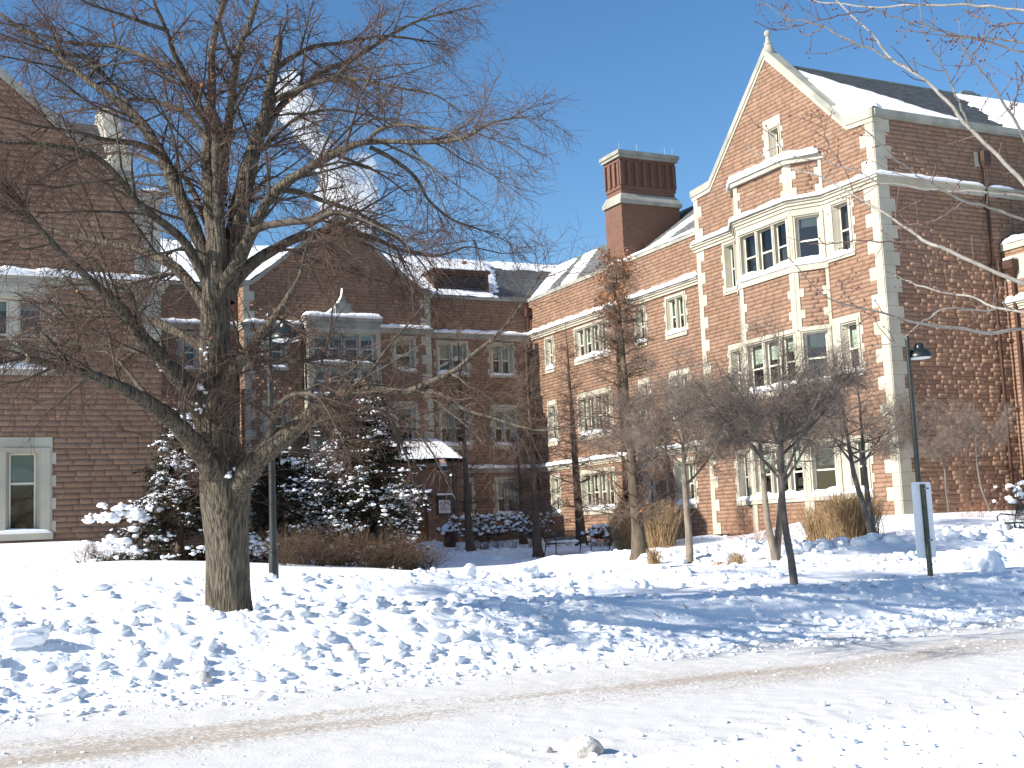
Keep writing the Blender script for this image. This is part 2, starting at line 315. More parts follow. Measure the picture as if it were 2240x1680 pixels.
def sheet(name, y0, y1, mat):
    ys = GY[(GY >= y0-1e-4) & (GY <= y1+1e-4)]; X, Y = np.meshgrid(GX, ys); Z = H(X, Y)
    nx = len(GX); ny = len(ys); i = np.arange((ny-1)*(nx-1)); j = i//(nx-1); k = i % (nx-1); a = j*nx+k
    F = np.stack([a, a+1, a+nx+1, a+nx], 1)
    o = obj_np(name, np.stack([X.ravel(), Y.ravel(), Z.ravel()], 1), F, mat, smooth=True)
    return tag(o, None, None, kind='structure')
sheet('near_verge', -300, 7.6, M['snow']); sheet('road', 7.6, 13.3, M['road']); sheet('snow_bank', 13.3, 16.0, M['snow'])
sheet('sidewalk', 16.0, 17.7, M['snow_soft']); sheet('snow_lawn', 17.7, 1500, M['snow'])
def Hs(x, y): return float(H(np.array([x]), np.array([y]))[0])
# ------------------------------------------------------------------ masonry
CO = 0.16                           # course height of the rock-faced sandstone
def snap(z): return round(z/CO)*CO
class Fr:
    """wall frame: o = left end at z 0, u = to the right along the wall, outward normal n"""
    def __init__(s, a, b):
        s.a = np.array([a[0], a[1], 0.0]); d = np.array([b[0]-a[0], b[1]-a[1], 0.0]); s.U = float(np.linalg.norm(d)); s.u = d/s.U
        s.n = np.array([s.u[1], -s.u[0], 0.0])
    def P(s, u, z, d): return s.a+s.u*u+s.n*d+np.array([0, 0, z])
def fbox(mb, fr, u0, u1, z0, z1, d0, d1):
    mb.hexa([fr.P(u0, z0, d1), fr.P(u1, z0, d1), fr.P(u1, z0, d0), fr.P(u0, z0, d0), fr.P(u0, z1, d1), fr.P(u1, z1, d1), fr.P(u1, z1, d0), fr.P(u0, z1, d0)])
rngB = np.random.default_rng(11)
def block_variant(rg):
    xs = np.array([0, .3, .7, 1.0]); zs = np.array([0, .5, 1.0]); V = []; d0 = rg.uniform(.006, .024)       # split face nearly flat, but each stone stands proud by its own amount
    for j in range(3):
        for i in range(4):
            edge = i in (0, 3) or j in (0, 2)
            d = d0+(rg.uniform(-.0022, .0018) if edge else rg.uniform(-.001, .0032))
            x = xs[i]+(0 if i in (0, 3) else rg.uniform(-.1, .1)); z = zs[j]+(0 if j != 1 else rg.uniform(-.12, .12))
            V.append((x, d, z))
    per = [0, 1, 2, 3, 7, 11, 10, 9, 8, 4]
    for p in per: V.append((V[p][0], -.03, V[p][2]))
    return np.array(V), per
_v = [block_variant(rngB) for _ in range(28)]
BV = np.stack([a for a, _ in _v]); PER = _v[0][1]
BF = [(j*4+i, j*4+i+1, j*4+i+5, j*4+i+4) for j in range(2) for i in range(3)] + [(PER[(k+1) % 10], PER[k], 12+k, 12+(k+1) % 10) for k in range(10)]
BF = np.array(BF)
PAL = np.array([(.268, .167, .114), (.277, .175, .122), (.257, .159, .108), (.259, .165, .117), (.283, .181, .125), (.249, .156, .111), (.272, .169, .114), (.262, .161, .108)])
_block_mesh = {}
def block_mesh(v, c, L, h):
    k = (v, c, round(L, 2), round(h, 3))
    if k not in _block_mesh:
        V = BV[v]*np.array([k[2], -1, k[3]])            # local y points into the wall
        _block_mesh[k] = mesh_np('stone_block', V, BF, M['stone'], False, np.tile(PAL[c], (len(V), 1)))
    return _block_mesh[k]
def subtract(iv, cuts):
    out = [iv]
    for a, b in cuts:
        nw = []
        for p, q in out:
            if b <= p or a >= q: nw.append((p, q)); continue
            if a > p+.02: nw.append((p, a))
            if b < q-.02: nw.append((b, q))
        out = nw
    return out
class Masonry:
    """all the rock-faced walls of one building"""
    def __init__(s, root, seed): s.root = root; s.rg = np.random.default_rng(seed); s.B = []; s.mortar = {}
    def wall(s, part, fr, zb, zt, excl=(), span=None, lmin=.30, lmax=.78):
        mb = s.mortar.setdefault(part, MB()); zb = snap(zb); n = int(round((snap(zt)-zb)/CO))
        for k in range(n):
            z0 = zb+k*CO; z1 = z0+CO; zm = (z0+z1)/2
            iv = (0.0, fr.U)
            if span:
                iv = span(z1)
                if iv is None or iv[1]-iv[0] < .15: continue
            cuts = [(e[0], e[1]) for e in excl if e[2] < zm < e[3]]
            for a, b in subtract(iv, cuts):
                fbox(mb, fr, a, b, z0, z1, -.3, 0.0)
                u = a
                while u < b-.02:
                    L = s.rg.uniform(lmin, lmax)
                    if s.rg.random() < .12: L *= .55
                    if b-u-L < .2: L = b-u
                    s.B.append((fr, u+.004, u+L-.004, z0+.004, z1-.004)); u += L
    def finish(s, label_rest, n_single=300):
        for part, mb in s.mortar.items(): mb.build(part.split('#')[0], M['mortar'], s.root)
        sc = []
        for (fr, u0, u1, z0, z1) in s.B:
            c = fr.P((u0+u1)/2, (z0+z1)/2, 0); v = c-EYE; d = np.linalg.norm(v); x, y, zz = project(c)
            ok = zz > 1 and 0 < x < 2240 and 0 < y < 1680 and (-v/d)@fr.n > .03
            sc.append((u1-u0)*abs((v/d)@fr.n)/d**2 if ok else 0)
        order = np.argsort(-np.array(sc)); single = set(order[:n_single].tolist())
        V = []; F = []; C = []; n = 0; og = org_of(s.root)
        for i, (fr, u0, u1, z0, z1) in enumerate(s.B):
            v = int(s.rg.integers(len(BV))); c = int(s.rg.integers(len(PAL)))
            if i in single:
                o = bpy.data.objects.new('stone_block', block_mesh(v % 5, c, u1-u0, z1-z0)); col.objects.link(o); o.parent = s.root
                p = fr.P(u0, z0, 0)-og; ux = fr.u; inn = -fr.n
                o.matrix_local = Matrix(((ux[0], inn[0], 0, p[0]), (ux[1], inn[1], 0, p[1]), (0, 0, 1, p[2]), (0, 0, 0, 1)))
            else:
                b = BV[v]; pts = fr.a+np.outer(u0+b[:, 0]*(u1-u0), fr.u)+np.outer(b[:, 1], fr.n); pts[:, 2] = z0+b[:, 2]*(z1-z0)
                V.append(pts); F.append(BF+n); n += len(b); C.append(np.tile(PAL[c]*s.rg.uniform(.9, 1.1), (len(b), 1)))
        o = obj_np('stone_facing', np.vstack(V), np.vstack(F), M['stone'], s.root, False, np.vstack(C))
        tag(o, label_rest, kind='stuff')

SN = {}                             # snow lying on ledges, gathered per building
def snow_strip(key, pts, w, h, nrm, seed=0, step=.09):
    """a rounded ridge of snow along a ledge: pts = inner edge polyline, w = depth outward, nrm = outward normals per point"""
    S = SN.setdefault(key, [[], [], 0]); pts = [np.asarray(p, float) for p in pts]
    Q = []; Nn = []
    for k in range(len(pts)-1):
        n = max(2, int(np.linalg.norm(pts[k+1]-pts[k])/step))
        for i in range(n+(1 if k == len(pts)-2 else 0)):
            t = i/n; Q.append(pts[k]*(1-t)+pts[k+1]*t); Nn.append(nrm[k]*(1-t)+nrm[k+1]*t)
    Q = np.array(Q); Nn = np.array(Nn); K = len(Q); ar = np.arange(K)*step
    hh = 1.25*h*(.45+1.0*fbm(ar/.5, ar*0+seed*3.1, seed, 3)); ww = w*(.9+.22*fbm(ar/.35, ar*0+seed*1.7, seed+5, 3))
    e = np.minimum(np.arange(K), np.arange(K)[::-1])/3.0; hh = hh*np.clip(.35+e, 0, 1)
    prof = [(0, 0.0), (0, 1.0), (.45, 1.0), (.78, .86), (.97, .55), (1.04, .18), (.98, -.12), (.80, -.05)]
    V = np.stack([Q+Nn*(ww*a)[:, None]+np.array([0, 0, 1])*(hh*b)[:, None] for a, b in prof], 1)
    m = len(prof); base = S[2]; F = []
    for k in range(K-1):
        for i in range(m-1): F.append((base+k*m+i, base+k*m+i+1, base+(k+1)*m+i+1, base+(k+1)*m+i))
    F.append((base+3, base+2, base+1, base+0)); F.append((base+6, base+5, base+4, base+3))
    b2 = base+(K-1)*m; F.append((b2, b2+1, b2+2, b2+3)); F.append((b2+3, b2+4, b2+5, b2+6))
    S[0].append(V.reshape(-1, 3)); S[1] += F; S[2] += K*m
def strip_on(key, fr, u0, u1, z, d, w, h, seed=0): snow_strip(key, [fr.P(u0, z, d), fr.P(u1, z, d)], w, h, [fr.n, fr.n], seed)
def flush_snow(key, label):
    S = SN[key]; V = np.vstack(S[0]); o = obj_np('ledge_snow', V, np.array(S[1]), M['snow_soft'], smooth=True, origin=V.mean(0)*[1, 1, 0]+[0, 0, V[:, 2].min()])
    tag(o, label, 'snow', kind='stuff')

def cornice(mb, fr, u0, u1, z, proj=.2, h=.34, m0=0, m1=0):
    """moulded string course, top at z; m0/m1 lengthen the projecting fillets round a corner"""
    for (za, zb, p) in ((z-h, z-h*.62, proj*.42), (z-h*.62, z-h*.3, proj*.7), (z-h*.3, z, proj)):
        fbox(mb, fr, u0-m0*p, u1+m1*p, za, zb, -.2, p)

WIN = 0
def window(root, key, fr, u0, u1, z0, z1, n=1, side=(.3, .3), top=.32, sill=.16, blind=0.0, mull=.16, meet=.5, label=None, quoin=True, snow=.15, recess=.2, proud=.035, seed=0, snowkey=None, room=True):
    """u0..u1, z0..z1 = glazed opening; returns the rectangle it takes from the wall"""
    global WIN; WIN += 1; rg = random.Random(WIN*7+seed)
    za, zb = snap(z0-sill), snap(z1+top); a, b = u0-side[0], u1+side[1]
    mb = MB(); sp = min(.10, side[0]*.45, side[1]*.45)
    # jamb blocks, alternately long and short; the reveals are splayed
    z = z0; k = WIN % 2
    while z < z1-.02:
        zz = min(z+CO*2, z1)
        if z1-zz < .1: zz = z1
        ex = .10 if (quoin and k % 2 == 0) else 0.0
        fbox(mb, fr, a-ex, u0-sp, z+.003, zz-.003, -.34, proud); fbox(mb, fr, u1+sp, b+ex, z+.003, zz-.003, -.34, proud); z = zz; k += 1
    dz = np.array([0, 0, z1-z0]); mb.prism([fr.P(u0, z0, -.34), fr.P(u0, z0, -recess+.02), fr.P(u0-sp*.45, z0, -.08), fr.P(u0-sp*.55, z0, -.08), fr.P(u0-sp, z0, proud-.004), fr.P(u0-sp, z0, -.34)][::-1], dz); mb.prism([fr.P(u1, z0, -.34), fr.P(u1, z0, -recess+.02), fr.P(u1+sp*.45, z0, -.08), fr.P(u1+sp*.55, z0, -.08), fr.P(u1+sp, z0, proud-.004), fr.P(u1+sp, z0, -.34)], dz)
    fbox(mb, fr, a, b, z1, zb, -.34, proud+.004)                                   # lintel
    fbox(mb, fr, min(a+.06, u0-sp-.05), u0-sp-.01, z0+.01, z1+.05, proud-.01, proud+.045); fbox(mb, fr, u1+sp+.01, max(b-.06, u1+sp+.05), z0+.01, z1+.05, proud-.01, proud+.045)   # moulding
    fbox(mb, fr, a+.06, b-.06, z1+.055, z1+.13, proud-.01, proud+.055)
    w = mb.build('window', M['lime'], root)
    if label: w['label'] = label
    sb = MB(); fbox(sb, fr, a-.02, b+.02, za, z0, -.36, proud+.05); sb.build('sill', M['lime'], w)
    wl_ = (u1-u0-(n-1)*mull)/n
    for i in range(n-1):
        m2 = MB(); x = u0+(i+1)*wl_+i*mull; fbox(m2, fr, x, x+mull, z0, z1, -.28, -.01); fbox(m2, fr, x+.04, x+mull-.04, z0, z1, -.012, .02); m2.build('mullion', M['lime'], w)
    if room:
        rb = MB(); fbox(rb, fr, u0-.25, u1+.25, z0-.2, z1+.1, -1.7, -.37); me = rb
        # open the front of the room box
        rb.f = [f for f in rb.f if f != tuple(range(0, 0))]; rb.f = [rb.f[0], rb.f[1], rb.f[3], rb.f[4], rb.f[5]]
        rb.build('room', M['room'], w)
    for i in range(n):
        x0 = u0+i*(wl_+mull); x1 = x0+wl_; fw = .045; zm = z0+(z1-z0)*meet
        s = MB(); d0, d1 = -recess-.06, -recess
        fbox(s, fr, x0, x0+fw, z0, z1, d0, d1); fbox(s, fr, x1-fw, x1, z0, z1, d0, d1)
        fbox(s, fr, x0+fw, x1-fw, z1-fw, z1, d0, d1); fbox(s, fr, x0+fw, x1-fw, z0, z0+fw*1.3, d0, d1); fbox(s, fr, x0+fw, x1-fw, zm-.03, zm+.03, d0, d1+.012)
        so = s.build('sash', M['frame'], w)
        for (p, q) in ((z0+fw, zm), (zm, z1-fw)):
            g = MB(); t = rg.uniform(-.004, .004); g.poly([fr.P(x0+.02, p, d0+.03+t), fr.P(x1-.02, p, d0+.03-t), fr.P(x1-.02, q, d0+.03-t), fr.P(x0+.02, q, d0+.03+t)]); g.build('pane', M['glass'], w)
        if blind:
            bl = blind*rg.uniform(.8, 1.15); m3 = MB(); fbox(m3, fr, x0+.03, x1-.03, z1-(z1-z0)*min(bl, .98), z1, d0-.09, d0-.07); m3.build('blind', M['blind'], w)
    if snow: strip_on(snowkey or key, fr, a+.03, b-.03, z0, -.16, .16+proud+.08, snow, WIN)
    return (a, b, za, zb)

def quoins(root, fr, u, side, z0, z1, long=.62, short=.40, h=.48, proud=.03, mat='lime', name='quoin'):
    """corner stones; side = +1 grows to the right from u, -1 to the left"""
    k = 0; z = snap(z0); out = []
    while z < z1-.05:
        zz = min(z+h, snap(z1)); w = (long if k % 2 == 0 else short)*(1+.10*math.sin(k*2.7+z)); mb = MB()
        a, b = (u, u+w) if side > 0 else (u-w, u)
        fbox(mb, fr, a, b, z+.004, zz-.004, -.30, proud); mb.build(name, M[mat], root); out.append((a, b, z, zz)); z = zz; k += 1
    return out

def slates(root, a, b, up, L, mat_tint=(.115, .120, .122), seed=0, exposure=.22, wid=.28, keep=None, name='slates'):
    """overlapping slates on a roof plane: a->b along the eave, up = unit vector up the slope, L = slope length"""
    a = np.asarray(a, float); b = np.asarray(b, float); up = np.asarray(up, float); e = b-a; W = np.linalg.norm(e); e /= W
    n = np.cross(e, up); n /= np.linalg.norm(n)
    if n[2] < 0: n = -n
    rg = np.random.default_rng(seed); V = []; F = []; C = []; k = 0
    rows = int(L/exposure)+1
    for r in range(rows):
        s0 = r*exposure; s1 = min(s0+exposure*1.15, L); off = (r % 2)*wid/2
        for q in range(-1, int(W/wid)+2):
            u0 = max(q*wid+off+.004, 0); u1 = min((q+1)*wid+off-.004, W)
            if u1-u0 < .03: continue
            if keep and not keep((u0+u1)/2, (s0+s1)/2): continue
            j = rg.uniform(-.012, .012); t = .022+rg.uniform(0, .008)
            p = [a+e*u0+up*(s0+j)+n*t, a+e*u1+up*(s0+j)+n*t, a+e*u1+up*s1+n*.004, a+e*u0+up*s1+n*.004, a+e*u0+up*(s0+j), a+e*u1+up*(s0+j)]
            V += p; F += [(k, k+1, k+2, k+3), (k+4, k+5, k+1, k)]; k += 6
            C += [np.array(mat_tint)*rg.uniform(.78, 1.25)]*6
    # deck under the slates
    d = MB(); d.poly([a-n*.02, b-n*.02, b+up*L-n*.02, a+up*L-n*.02]); d.build('roof_deck', M['louvre'], root)
    o = obj_np(name, np.array(V), np.array(F), M['slate'], root, False, np.array(C)); tag(o, 'grey slate courses', kind='stuff')
def roof_snow(key, a, b, up, L, mask, thick=.10, step=.16, seed=0):
    """snow lying on a roof plane where mask(u, s) > 0; its edge is ragged and has thickness"""
    S = SN.setdefault(key, [[], [], 0]); a = np.asarray(a, float); b = np.asarray(b, float); up = np.asarray(up, float); e = b-a; W = np.linalg.norm(e); e /= W
    n = np.cross(e, up); n /= np.linalg.norm(n)
    if n[2] < 0: n = -n
    us = np.arange(0, W+step, step); ss = np.arange(0, L+step, step); Ug, Sg = np.meshgrid(np.minimum(us, W), np.minimum(ss, L))
    m = mask(Ug, Sg)+.9*(fbm(Ug/.9, Sg/.35, seed, 4)-.5); t = np.clip(m, 0, .5)/.5; th = thick*np.sqrt(t)*(.8+.4*fbm(Ug/1.2, Sg/1.2, seed+3))
    P = a+Ug[..., None]*e+Sg[..., None]*up+n*(.02+th)[..., None]-n*(.06*(m <= 0))[..., None]
    nx = len(us); F = []
    inside = m > -.08
    for j in range(len(ss)-1):
        for i in range(nx-1):
            if inside[j, i] or inside[j+1, i] or inside[j, i+1] or inside[j+1, i+1]:
                k = S[2]+j*nx+i; F.append((k, k+1, k+nx+1, k+nx))
    S[0].append(P.reshape(-1, 3)); S[1] += F; S[2] += P.shape[0]*nx

# ------------------------------------------------------------------ gabled pavilion on the right
XP, YN, YF = 30.45, 31.57, 42.5
def gable_coping(mb, fr, pts, d0, d1, th):
    """raised stone coping following pts (u,z) along the gable"""
    up = [(u, z+th) for u, z in pts]
    for k in range(len(pts)-1):
        (ua, za), (ub, zb) = pts[k], pts[k+1]; (uc, zc), (ud, zd) = up[k], up[k+1]
        mb.hexa([fr.P(ua, za, d1), fr.P(ub, zb, d1), fr.P(ub, zb, d0), fr.P(ua, za, d0), fr.P(uc, zc, d1), fr.P(ud, zd, d1), fr.P(ud, zd, d0), fr.P(uc, zc, d0)])
def pavilion():
    root = thing('gabled_pavilion', 'pink sandstone pavilion with tall steep gable, stone bay window and ball finial', 'building', (36, 37, 1.6)); K = 'pav'
    ms = Masonry(root, 5)
    fw = Fr((XP, YF), (XP, YN)); fs = Fr((XP, YN), (37.0, YN))
    U = fw.U
    def u(Y): return YF-Y
    qa = quoins(root, fw, U, -1, 1.12, 15.5); qb = []
    k = 0
    for (a, b, z, zz) in qa:                      # the same stones turn the corner
        w = .74 if k % 2 else .52; mb = MB(); fbox(mb, fs, .0, w, z+.004, zz-.004, -.30, .03); mb.build('quoin', M['lime'], root); qb.append((0, w, z, zz)); k += 1
    ql = quoins(root, fw, 0, 1, 1.12, 15.5, .50, .32)
    ex = list(qa)+list(ql)
    # bay window, canted, rising to its own parapet
    c0, c1, f0, f1, XB = 39.75, 34.35, 38.65, 35.45, XP-.75
    bl = Fr((XP, c0), (XB, f0)); bf = Fr((XB, f0), (XB, f1)); br = Fr((XB, f1), (XP, c1))
    BZ = 15.04
    ex.append((u(c0), u(c1), 0, BZ))
    # flank windows beside the bay
    for (y0, y1) in ((33.79, 33.16), (40.40, 39.92)):
        right = y0 < 37
        for (z0, z1, bd) in ((11.0, 12.9, 0), (6.72, 8.5, .45), (2.45, 4.3, .4)):
            ex.append(window(root, K, fw, u(y0), u(y1), z0, z1, 1, (.55, .28) if right else (.28, .14), .24, .2, bd if right else .3, snow=.2 if right else .12))
    # attic window
    ex.append(window(root, K, fw, u(37.05), u(36.68), 15.6, 16.78, 1, (.46, .22), .48, .16, 0, snow=0))
    ap = (u(37.09), 20.0); sl = 1.02
    def span(z):
        if z < 15.65: return (0, U)
        h = (ap[1]-z)/sl; return (ap[0]-h, ap[0]+h) if h > .1 else None
    ms.wall('gable_wall', fw, 1.12, 19.9, ex, span)
    ms.wall('end_wall', fs, 1.12, 15.6, qb)
    # bay faces
    for fr, ws in ((bf, [(.22, bf.U-.12, 3)]), (br, [(.24, br.U-.30, 1)]), (bl, [(.24, bl.U-.30, 1)])):
        e2 = []
        for (a, b, n) in ws:
            for (z0, z1, bd) in ((10.98, 12.78, 0.22 if n == 1 else 0), (6.5, 8.42, .35), (2.4, 4.3, .4)):
                r = window(root, K, fr, a, b, z0, z1, n, (a, fr.U-b), .3, .2, bd, .17, quoin=False, snow=.22, recess=.16)
                e2.append((0, fr.U, r[2], r[3]))
        sd_ = [(0, .2, 0, 99), (fr.U-(.2 if fr is bf else .12), fr.U, 0, 99)]; lv = sorted([(1.12, 1.12)]+[(e[2], e[3]) for e in e2]+[(BZ-.2, BZ-.2)])
        for k in range(len(lv)-1):
            if lv[k+1][0]-lv[k][1] > .1: ms.wall('bay_wall#%d%s' % (k, id(fr)), fr, lv[k][1], lv[k+1][0], sd_)
    # stone piers on the bay's edges, with teeth
    for (fr, uu, s, w) in ((bf, 0, 1, .2), (bf, bf.U, -1, .2), (br, 0, 1, .2), (bl, bl.U, -1, .2), (br, br.U, -1, .12), (bl, 0, 1, .12)):
        mb = MB(); a, b = (uu, uu+w) if s > 0 else (uu-w, uu); fbox(mb, fr, a, b, 1.12, BZ-.2, -.3, .045)
        if fr is not bl:
            for k, z in enumerate((4.9, 5.6, 9.0, 9.7, 13.55, 14.2)):
                fbox(mb, fr, *((b, b+.16) if s > 0 else (a-.16, a)), snap(z), snap(z)+.32, -.2, .04)
        mb.build('bay_pier', M['lime'], root)
    # corner filler wedges between canted faces
    mb = MB()
    for q in ((XB, f1), (XB, f0)): mb.lathe((q[0]+.03, q[1], 1.12), [(.09, 0), (.09, BZ-.2-1.12)], 8)
    mb.build('bay_corner', M['lime'], root)
    # bay top: coping slab and lead flat
    mb = MB(); o = .16
    poly = [(XP-.02, c0+o), (XB-o, f0+o*.5), (XB-o, f1-o*.5), (XP-.02, c1-o)]
    mb.prism([(x, y, BZ-.2) for x, y in poly], (0, 0, .2)); mb.build('bay_coping', M['lime'], root)
    pl = [np.array((x, y, BZ)) for x, y in ((XP-.04, c0), (XB+.05, f0), (XB+.05, f1), (XP-.04, c1))]
    n_ = [bl.n, (bl.n+bf.n)/1.6, (br.n+bf.n)/1.6, br.n]
    snow_strip(K, pl, .24, .26, n_, 3)
    mb2 = MB(); mb2.poly([(XP, c0, BZ+.2), (XB+.08, f0, BZ+.2), (XB+.08, f1, BZ+.2), (XP, c1, BZ+.2)]); mb2.build('bay_roof_snow', M['snow_soft'], root)
    # main string course at 13.5, round the bay and the corner
    mb = MB(); ZC = 13.44
    cornice(mb, fw, 0, u(c0), ZC, m0=1); cornice(mb, fw, u(c1), U, ZC, m1=1); cornice(mb, fs, .01, 6.2, ZC-.006, proj=.193)
    cornice(mb, bl, 0, bl.U, ZC-.004, m1=.3); cornice(mb, bf, 0, bf.U, ZC-.002, m0=.3, m1=.3); cornice(mb, br, 0, br.U, ZC-.004, m0=.3)
    mb.build('string_course', M['lime'], root)
    P = lambda x, y: np.array((x, y, ZC))
    snow_strip(K, [P(XP, YF+.1), P(XP, c0), P(XB, f0), P(XB, f1), P(XP, c1), P(XP, YN)], .25, .17, [bf.n, (bf.n+bl.n)/1.6, (bf.n+bl.n)/1.6, (bf.n+br.n)/1.6, (bf.n+br.n)/1.6, (bf.n+fs.n)], 5)
    snow_strip(K, [P(XP, YN), P(35.4, YN)], .22, .13, [(bf.n+fs.n), fs.n], 6); snow_strip(K, [P(35.75, YN), P(37, YN)], .2, .09, [fs.n, fs.n], 7)
    # gable coping with kneelers and finial
    mb = MB(); pts = [(-.12, 15.52), (u(41.25), 15.62), (ap[0], 19.86), (u(32.85), 15.62), (U+.12, 15.52)]
    gable_coping(mb, fw, pts[:3], -.45, .10, .30); gable_coping(mb, fw, pts[2:], -.45, .10, .30); mb.build('gable_coping', M['lime_old'], root)
    mb = MB(); gable_coping(mb, fw, [(pts[0][0]+.05, 15.36), (pts[1][0], 15.46), (ap[0], 19.70)], -.35, .06, .17); gable_coping(mb, fw, [(ap[0], 19.70), (pts[3][0], 15.46), (U+.07, 15.36)], -.35, .06, .17); mb.build('coping_moulding', M['lime'], root)
    mb = MB(); c = (XP+.16, 37.09, 19.95); mb.lathe(c, [(.24, 0), (.24, .12), (.17, .3), (.14, .36), (.17, .40), (.17, .44), (.11, .48), (.075, .70), (.08, .74), (.11, .76), (.13, .84), (.115, .92), (.06, .97), (.02, .98)], 14); mb.build('finial', M['lime_old'], root, True)
    snow_strip(K, [fw.P(u(33.45), 16.52, -.4), fw.P(u(32.85), 15.92, -.4), fw.P(U+.1, 15.86, -.4)], .46, .16, [fw.n]*3, 9)
    # roof
    ya, za, yr, zr = 31.74, 15.66, 37.05, 19.52; L = math.hypot(yr-ya, zr-za); up = (0, (yr-ya)/L, (zr-za)/L); a = (XP+.45, ya, za); b = (50, ya, za)
    slates(root, a, b, up, L, seed=3, keep=lambda uu, ss: True)
    up2 = (0, -(yr-ya)/L, (zr-za)/L); d = MB(); d.poly([(XP+.45, 2*yr-ya, za), (50, 2*yr-ya, za), (50, yr, zr), (XP+.45, yr, zr)]); d.build('rear_roof', M['louvre'], root)
    mb = MB(); mb.tube([(XP+.5, yr, zr+.03), (50, yr, zr+.03)], .07, 8); mb.build('ridge', M['green'], root)
    # parapet gutter along the eave
    fe = Fr((XP, YN), (50, YN)); mb = MB(); fbox(mb, fe, .0, fe.U, 15.535, 15.76, -.25, .132); fbox(mb, fe, 0, fe.U, 15.60, 15.835, -.26, .172); mb.build('eave_gutter', M['lime_old'], root)
    def mask(uu, ss):
        m1 = np.minimum(6.1-1.08*(uu-.9)-ss, 1.0)*.75         # first drift: deep by the gable, thinning to the right
        m2 = np.minimum(uu-(6.8+.44*ss), 1.0)*.6
        return np.maximum(m1, m2)-.05
    roof_snow(K, a, b, up, L, mask, .09, .14, 4)
    gs = MB(); gs.prism([(XP+.40, 31.7, 15.6), (XP+.40, 33.3, 15.6), (XP+.40, 37.05, 19.45), (XP+.40, 37.05, 19.60), (XP+.40, 31.7, 15.76)], (.32, 0, 0)); gs.build('verge_snow', M['snow_soft'], root)
    # roof vent on the ridge
    mb = MB(); mb.box(40.75, 41.9, 36.85, 37.35, 19.40, 19.62); mb.hexa([(40.85, 36.9, 19.62), (41.8, 36.9, 19.62), (41.8, 37.3, 19.62), (40.85, 37.3, 19.62), (41.1, 37.0, 19.78), (41.6, 37.0, 19.78), (41.6, 37.2, 19.78), (41.1, 37.2, 19.78)]); mb.build('roof_vent', M['green'], root)
    # upper wall beyond, above the lower block
    f3 = Fr((37.0, YN), (50, YN)); ms.wall('end_wall_beyond', f3, 11.2, 15.6, [])
    mb = MB(); cornice(mb, f3, -.8, 13, ZC-.006); mb.build('string_course', M['lime'], root)
    # downpipe with hopper on the end wall
    mb = MB(); x = 35.58; mb.box(x-.17, x+.17, YN-.34, YN-.06, 14.35, 14.75); mb.hexa([(x-.17, YN-.34, 14.35)]*0 or [(x-.07, YN-.24, 14.1), (x+.07, YN-.24, 14.1), (x+.07, YN-.1, 14.1), (x-.07, YN-.1, 14.1), (x-.17, YN-.34, 14.35), (x+.17, YN-.34, 14.35), (x+.17, YN-.06, 14.35), (x-.17, YN-.06, 14.35)])
    mb.box(x-.045, x+.045, YN-.20, YN-.11, 1.3, 14.1)
    for z in (3, 5.5, 8, 10.5, 12.6): mb.box(x-.1, x+.1, YN-.25, YN-.05, z, z+.06)
    mb.build('downpipe', M['pipe'], root)
    mb = MB(); mb.box(x-.35, x-.05, YN-.07, YN-.02, 14.2, 14.75); mb.build('hopper_plate', M['lime'], root)
    ms.finish('pink rock-faced sandstone blocks of the pavilion')
    # mass behind, so that light does not pass
    mb = MB(); mb.box(XP+.4, 50, YN+.4, YF-.1, 1.0, 15.5); mb.build('core', M['room'], root)
    return root
pavilion(); flush_snow('pav', 'snow lying on the ledges, sills and roof of the gabled pavilion')

# lower block at the right edge, its sunny side to the street
def low_block():
    root = thing('low_wing', 'lower sandstone block at the right edge with snowy parapet', 'building', (37, 29, 1.6)); K = 'low'; ms = Masonry(root, 9)
    f = Fr((36.2, 31.54), (36.2, 25.0)); ms.wall('side_wall', f, 1.12, 11.04, [])
    mb = MB(); fbox(mb, f, .05, f.U, 11.04, 11.3, -.4, .08); mb.build('coping', M['lime'], root); strip_on(K, f, .05, f.U, 11.3, -.35, .46, .2, 3)
    mb = MB(); cornice(mb, f, .05, f.U, 9.1, .18, .3); mb.build('string_course', M['lime'], root); strip_on(K, f, .05, f.U, 9.1, 0, .22, .2, 4)
    mb = MB(); y = 31.0; x = 36.2; mb.hexa([(x-.20, y-.07, 10.0), (x-.05, y-.07, 10.0), (x-.05, y+.07, 10.0), (x-.20, y+.07, 10.0), (x-.36, y-.2, 10.3), (x-.05, y-.2, 10.3), (x-.05, y+.2, 10.3), (x-.36, y+.2, 10.3)]); mb.box(x-.38, x-.04, y-.22, y+.22, 10.3, 10.62)
    mb.box(x-.19, x-.07, y-.06, y+.06, 1.3, 10.0); mb.build('downpipe', M['pipe'], root); mb = MB(); mb.box(x-.36, x-.06, y-.19, y+.19, 10.62, 10.70); mb.build('hopper_snow', M['snow_soft'], root)
    mb = MB(); fbox(mb, f, .1, 1.1, 9.9, 10.8, -.2, .03); mb.build('stone_panel', M['lime'], root)
    mb = MB(); mb.box(36.5, 48, 25.0, 31.25, 1.0, 11.2); mb.build('core', M['room'], root)
    ms.finish('sandstone blocks of the low block', 300)
low_block(); flush_snow('low', 'snow along the parapet and ledge of the lower right block')

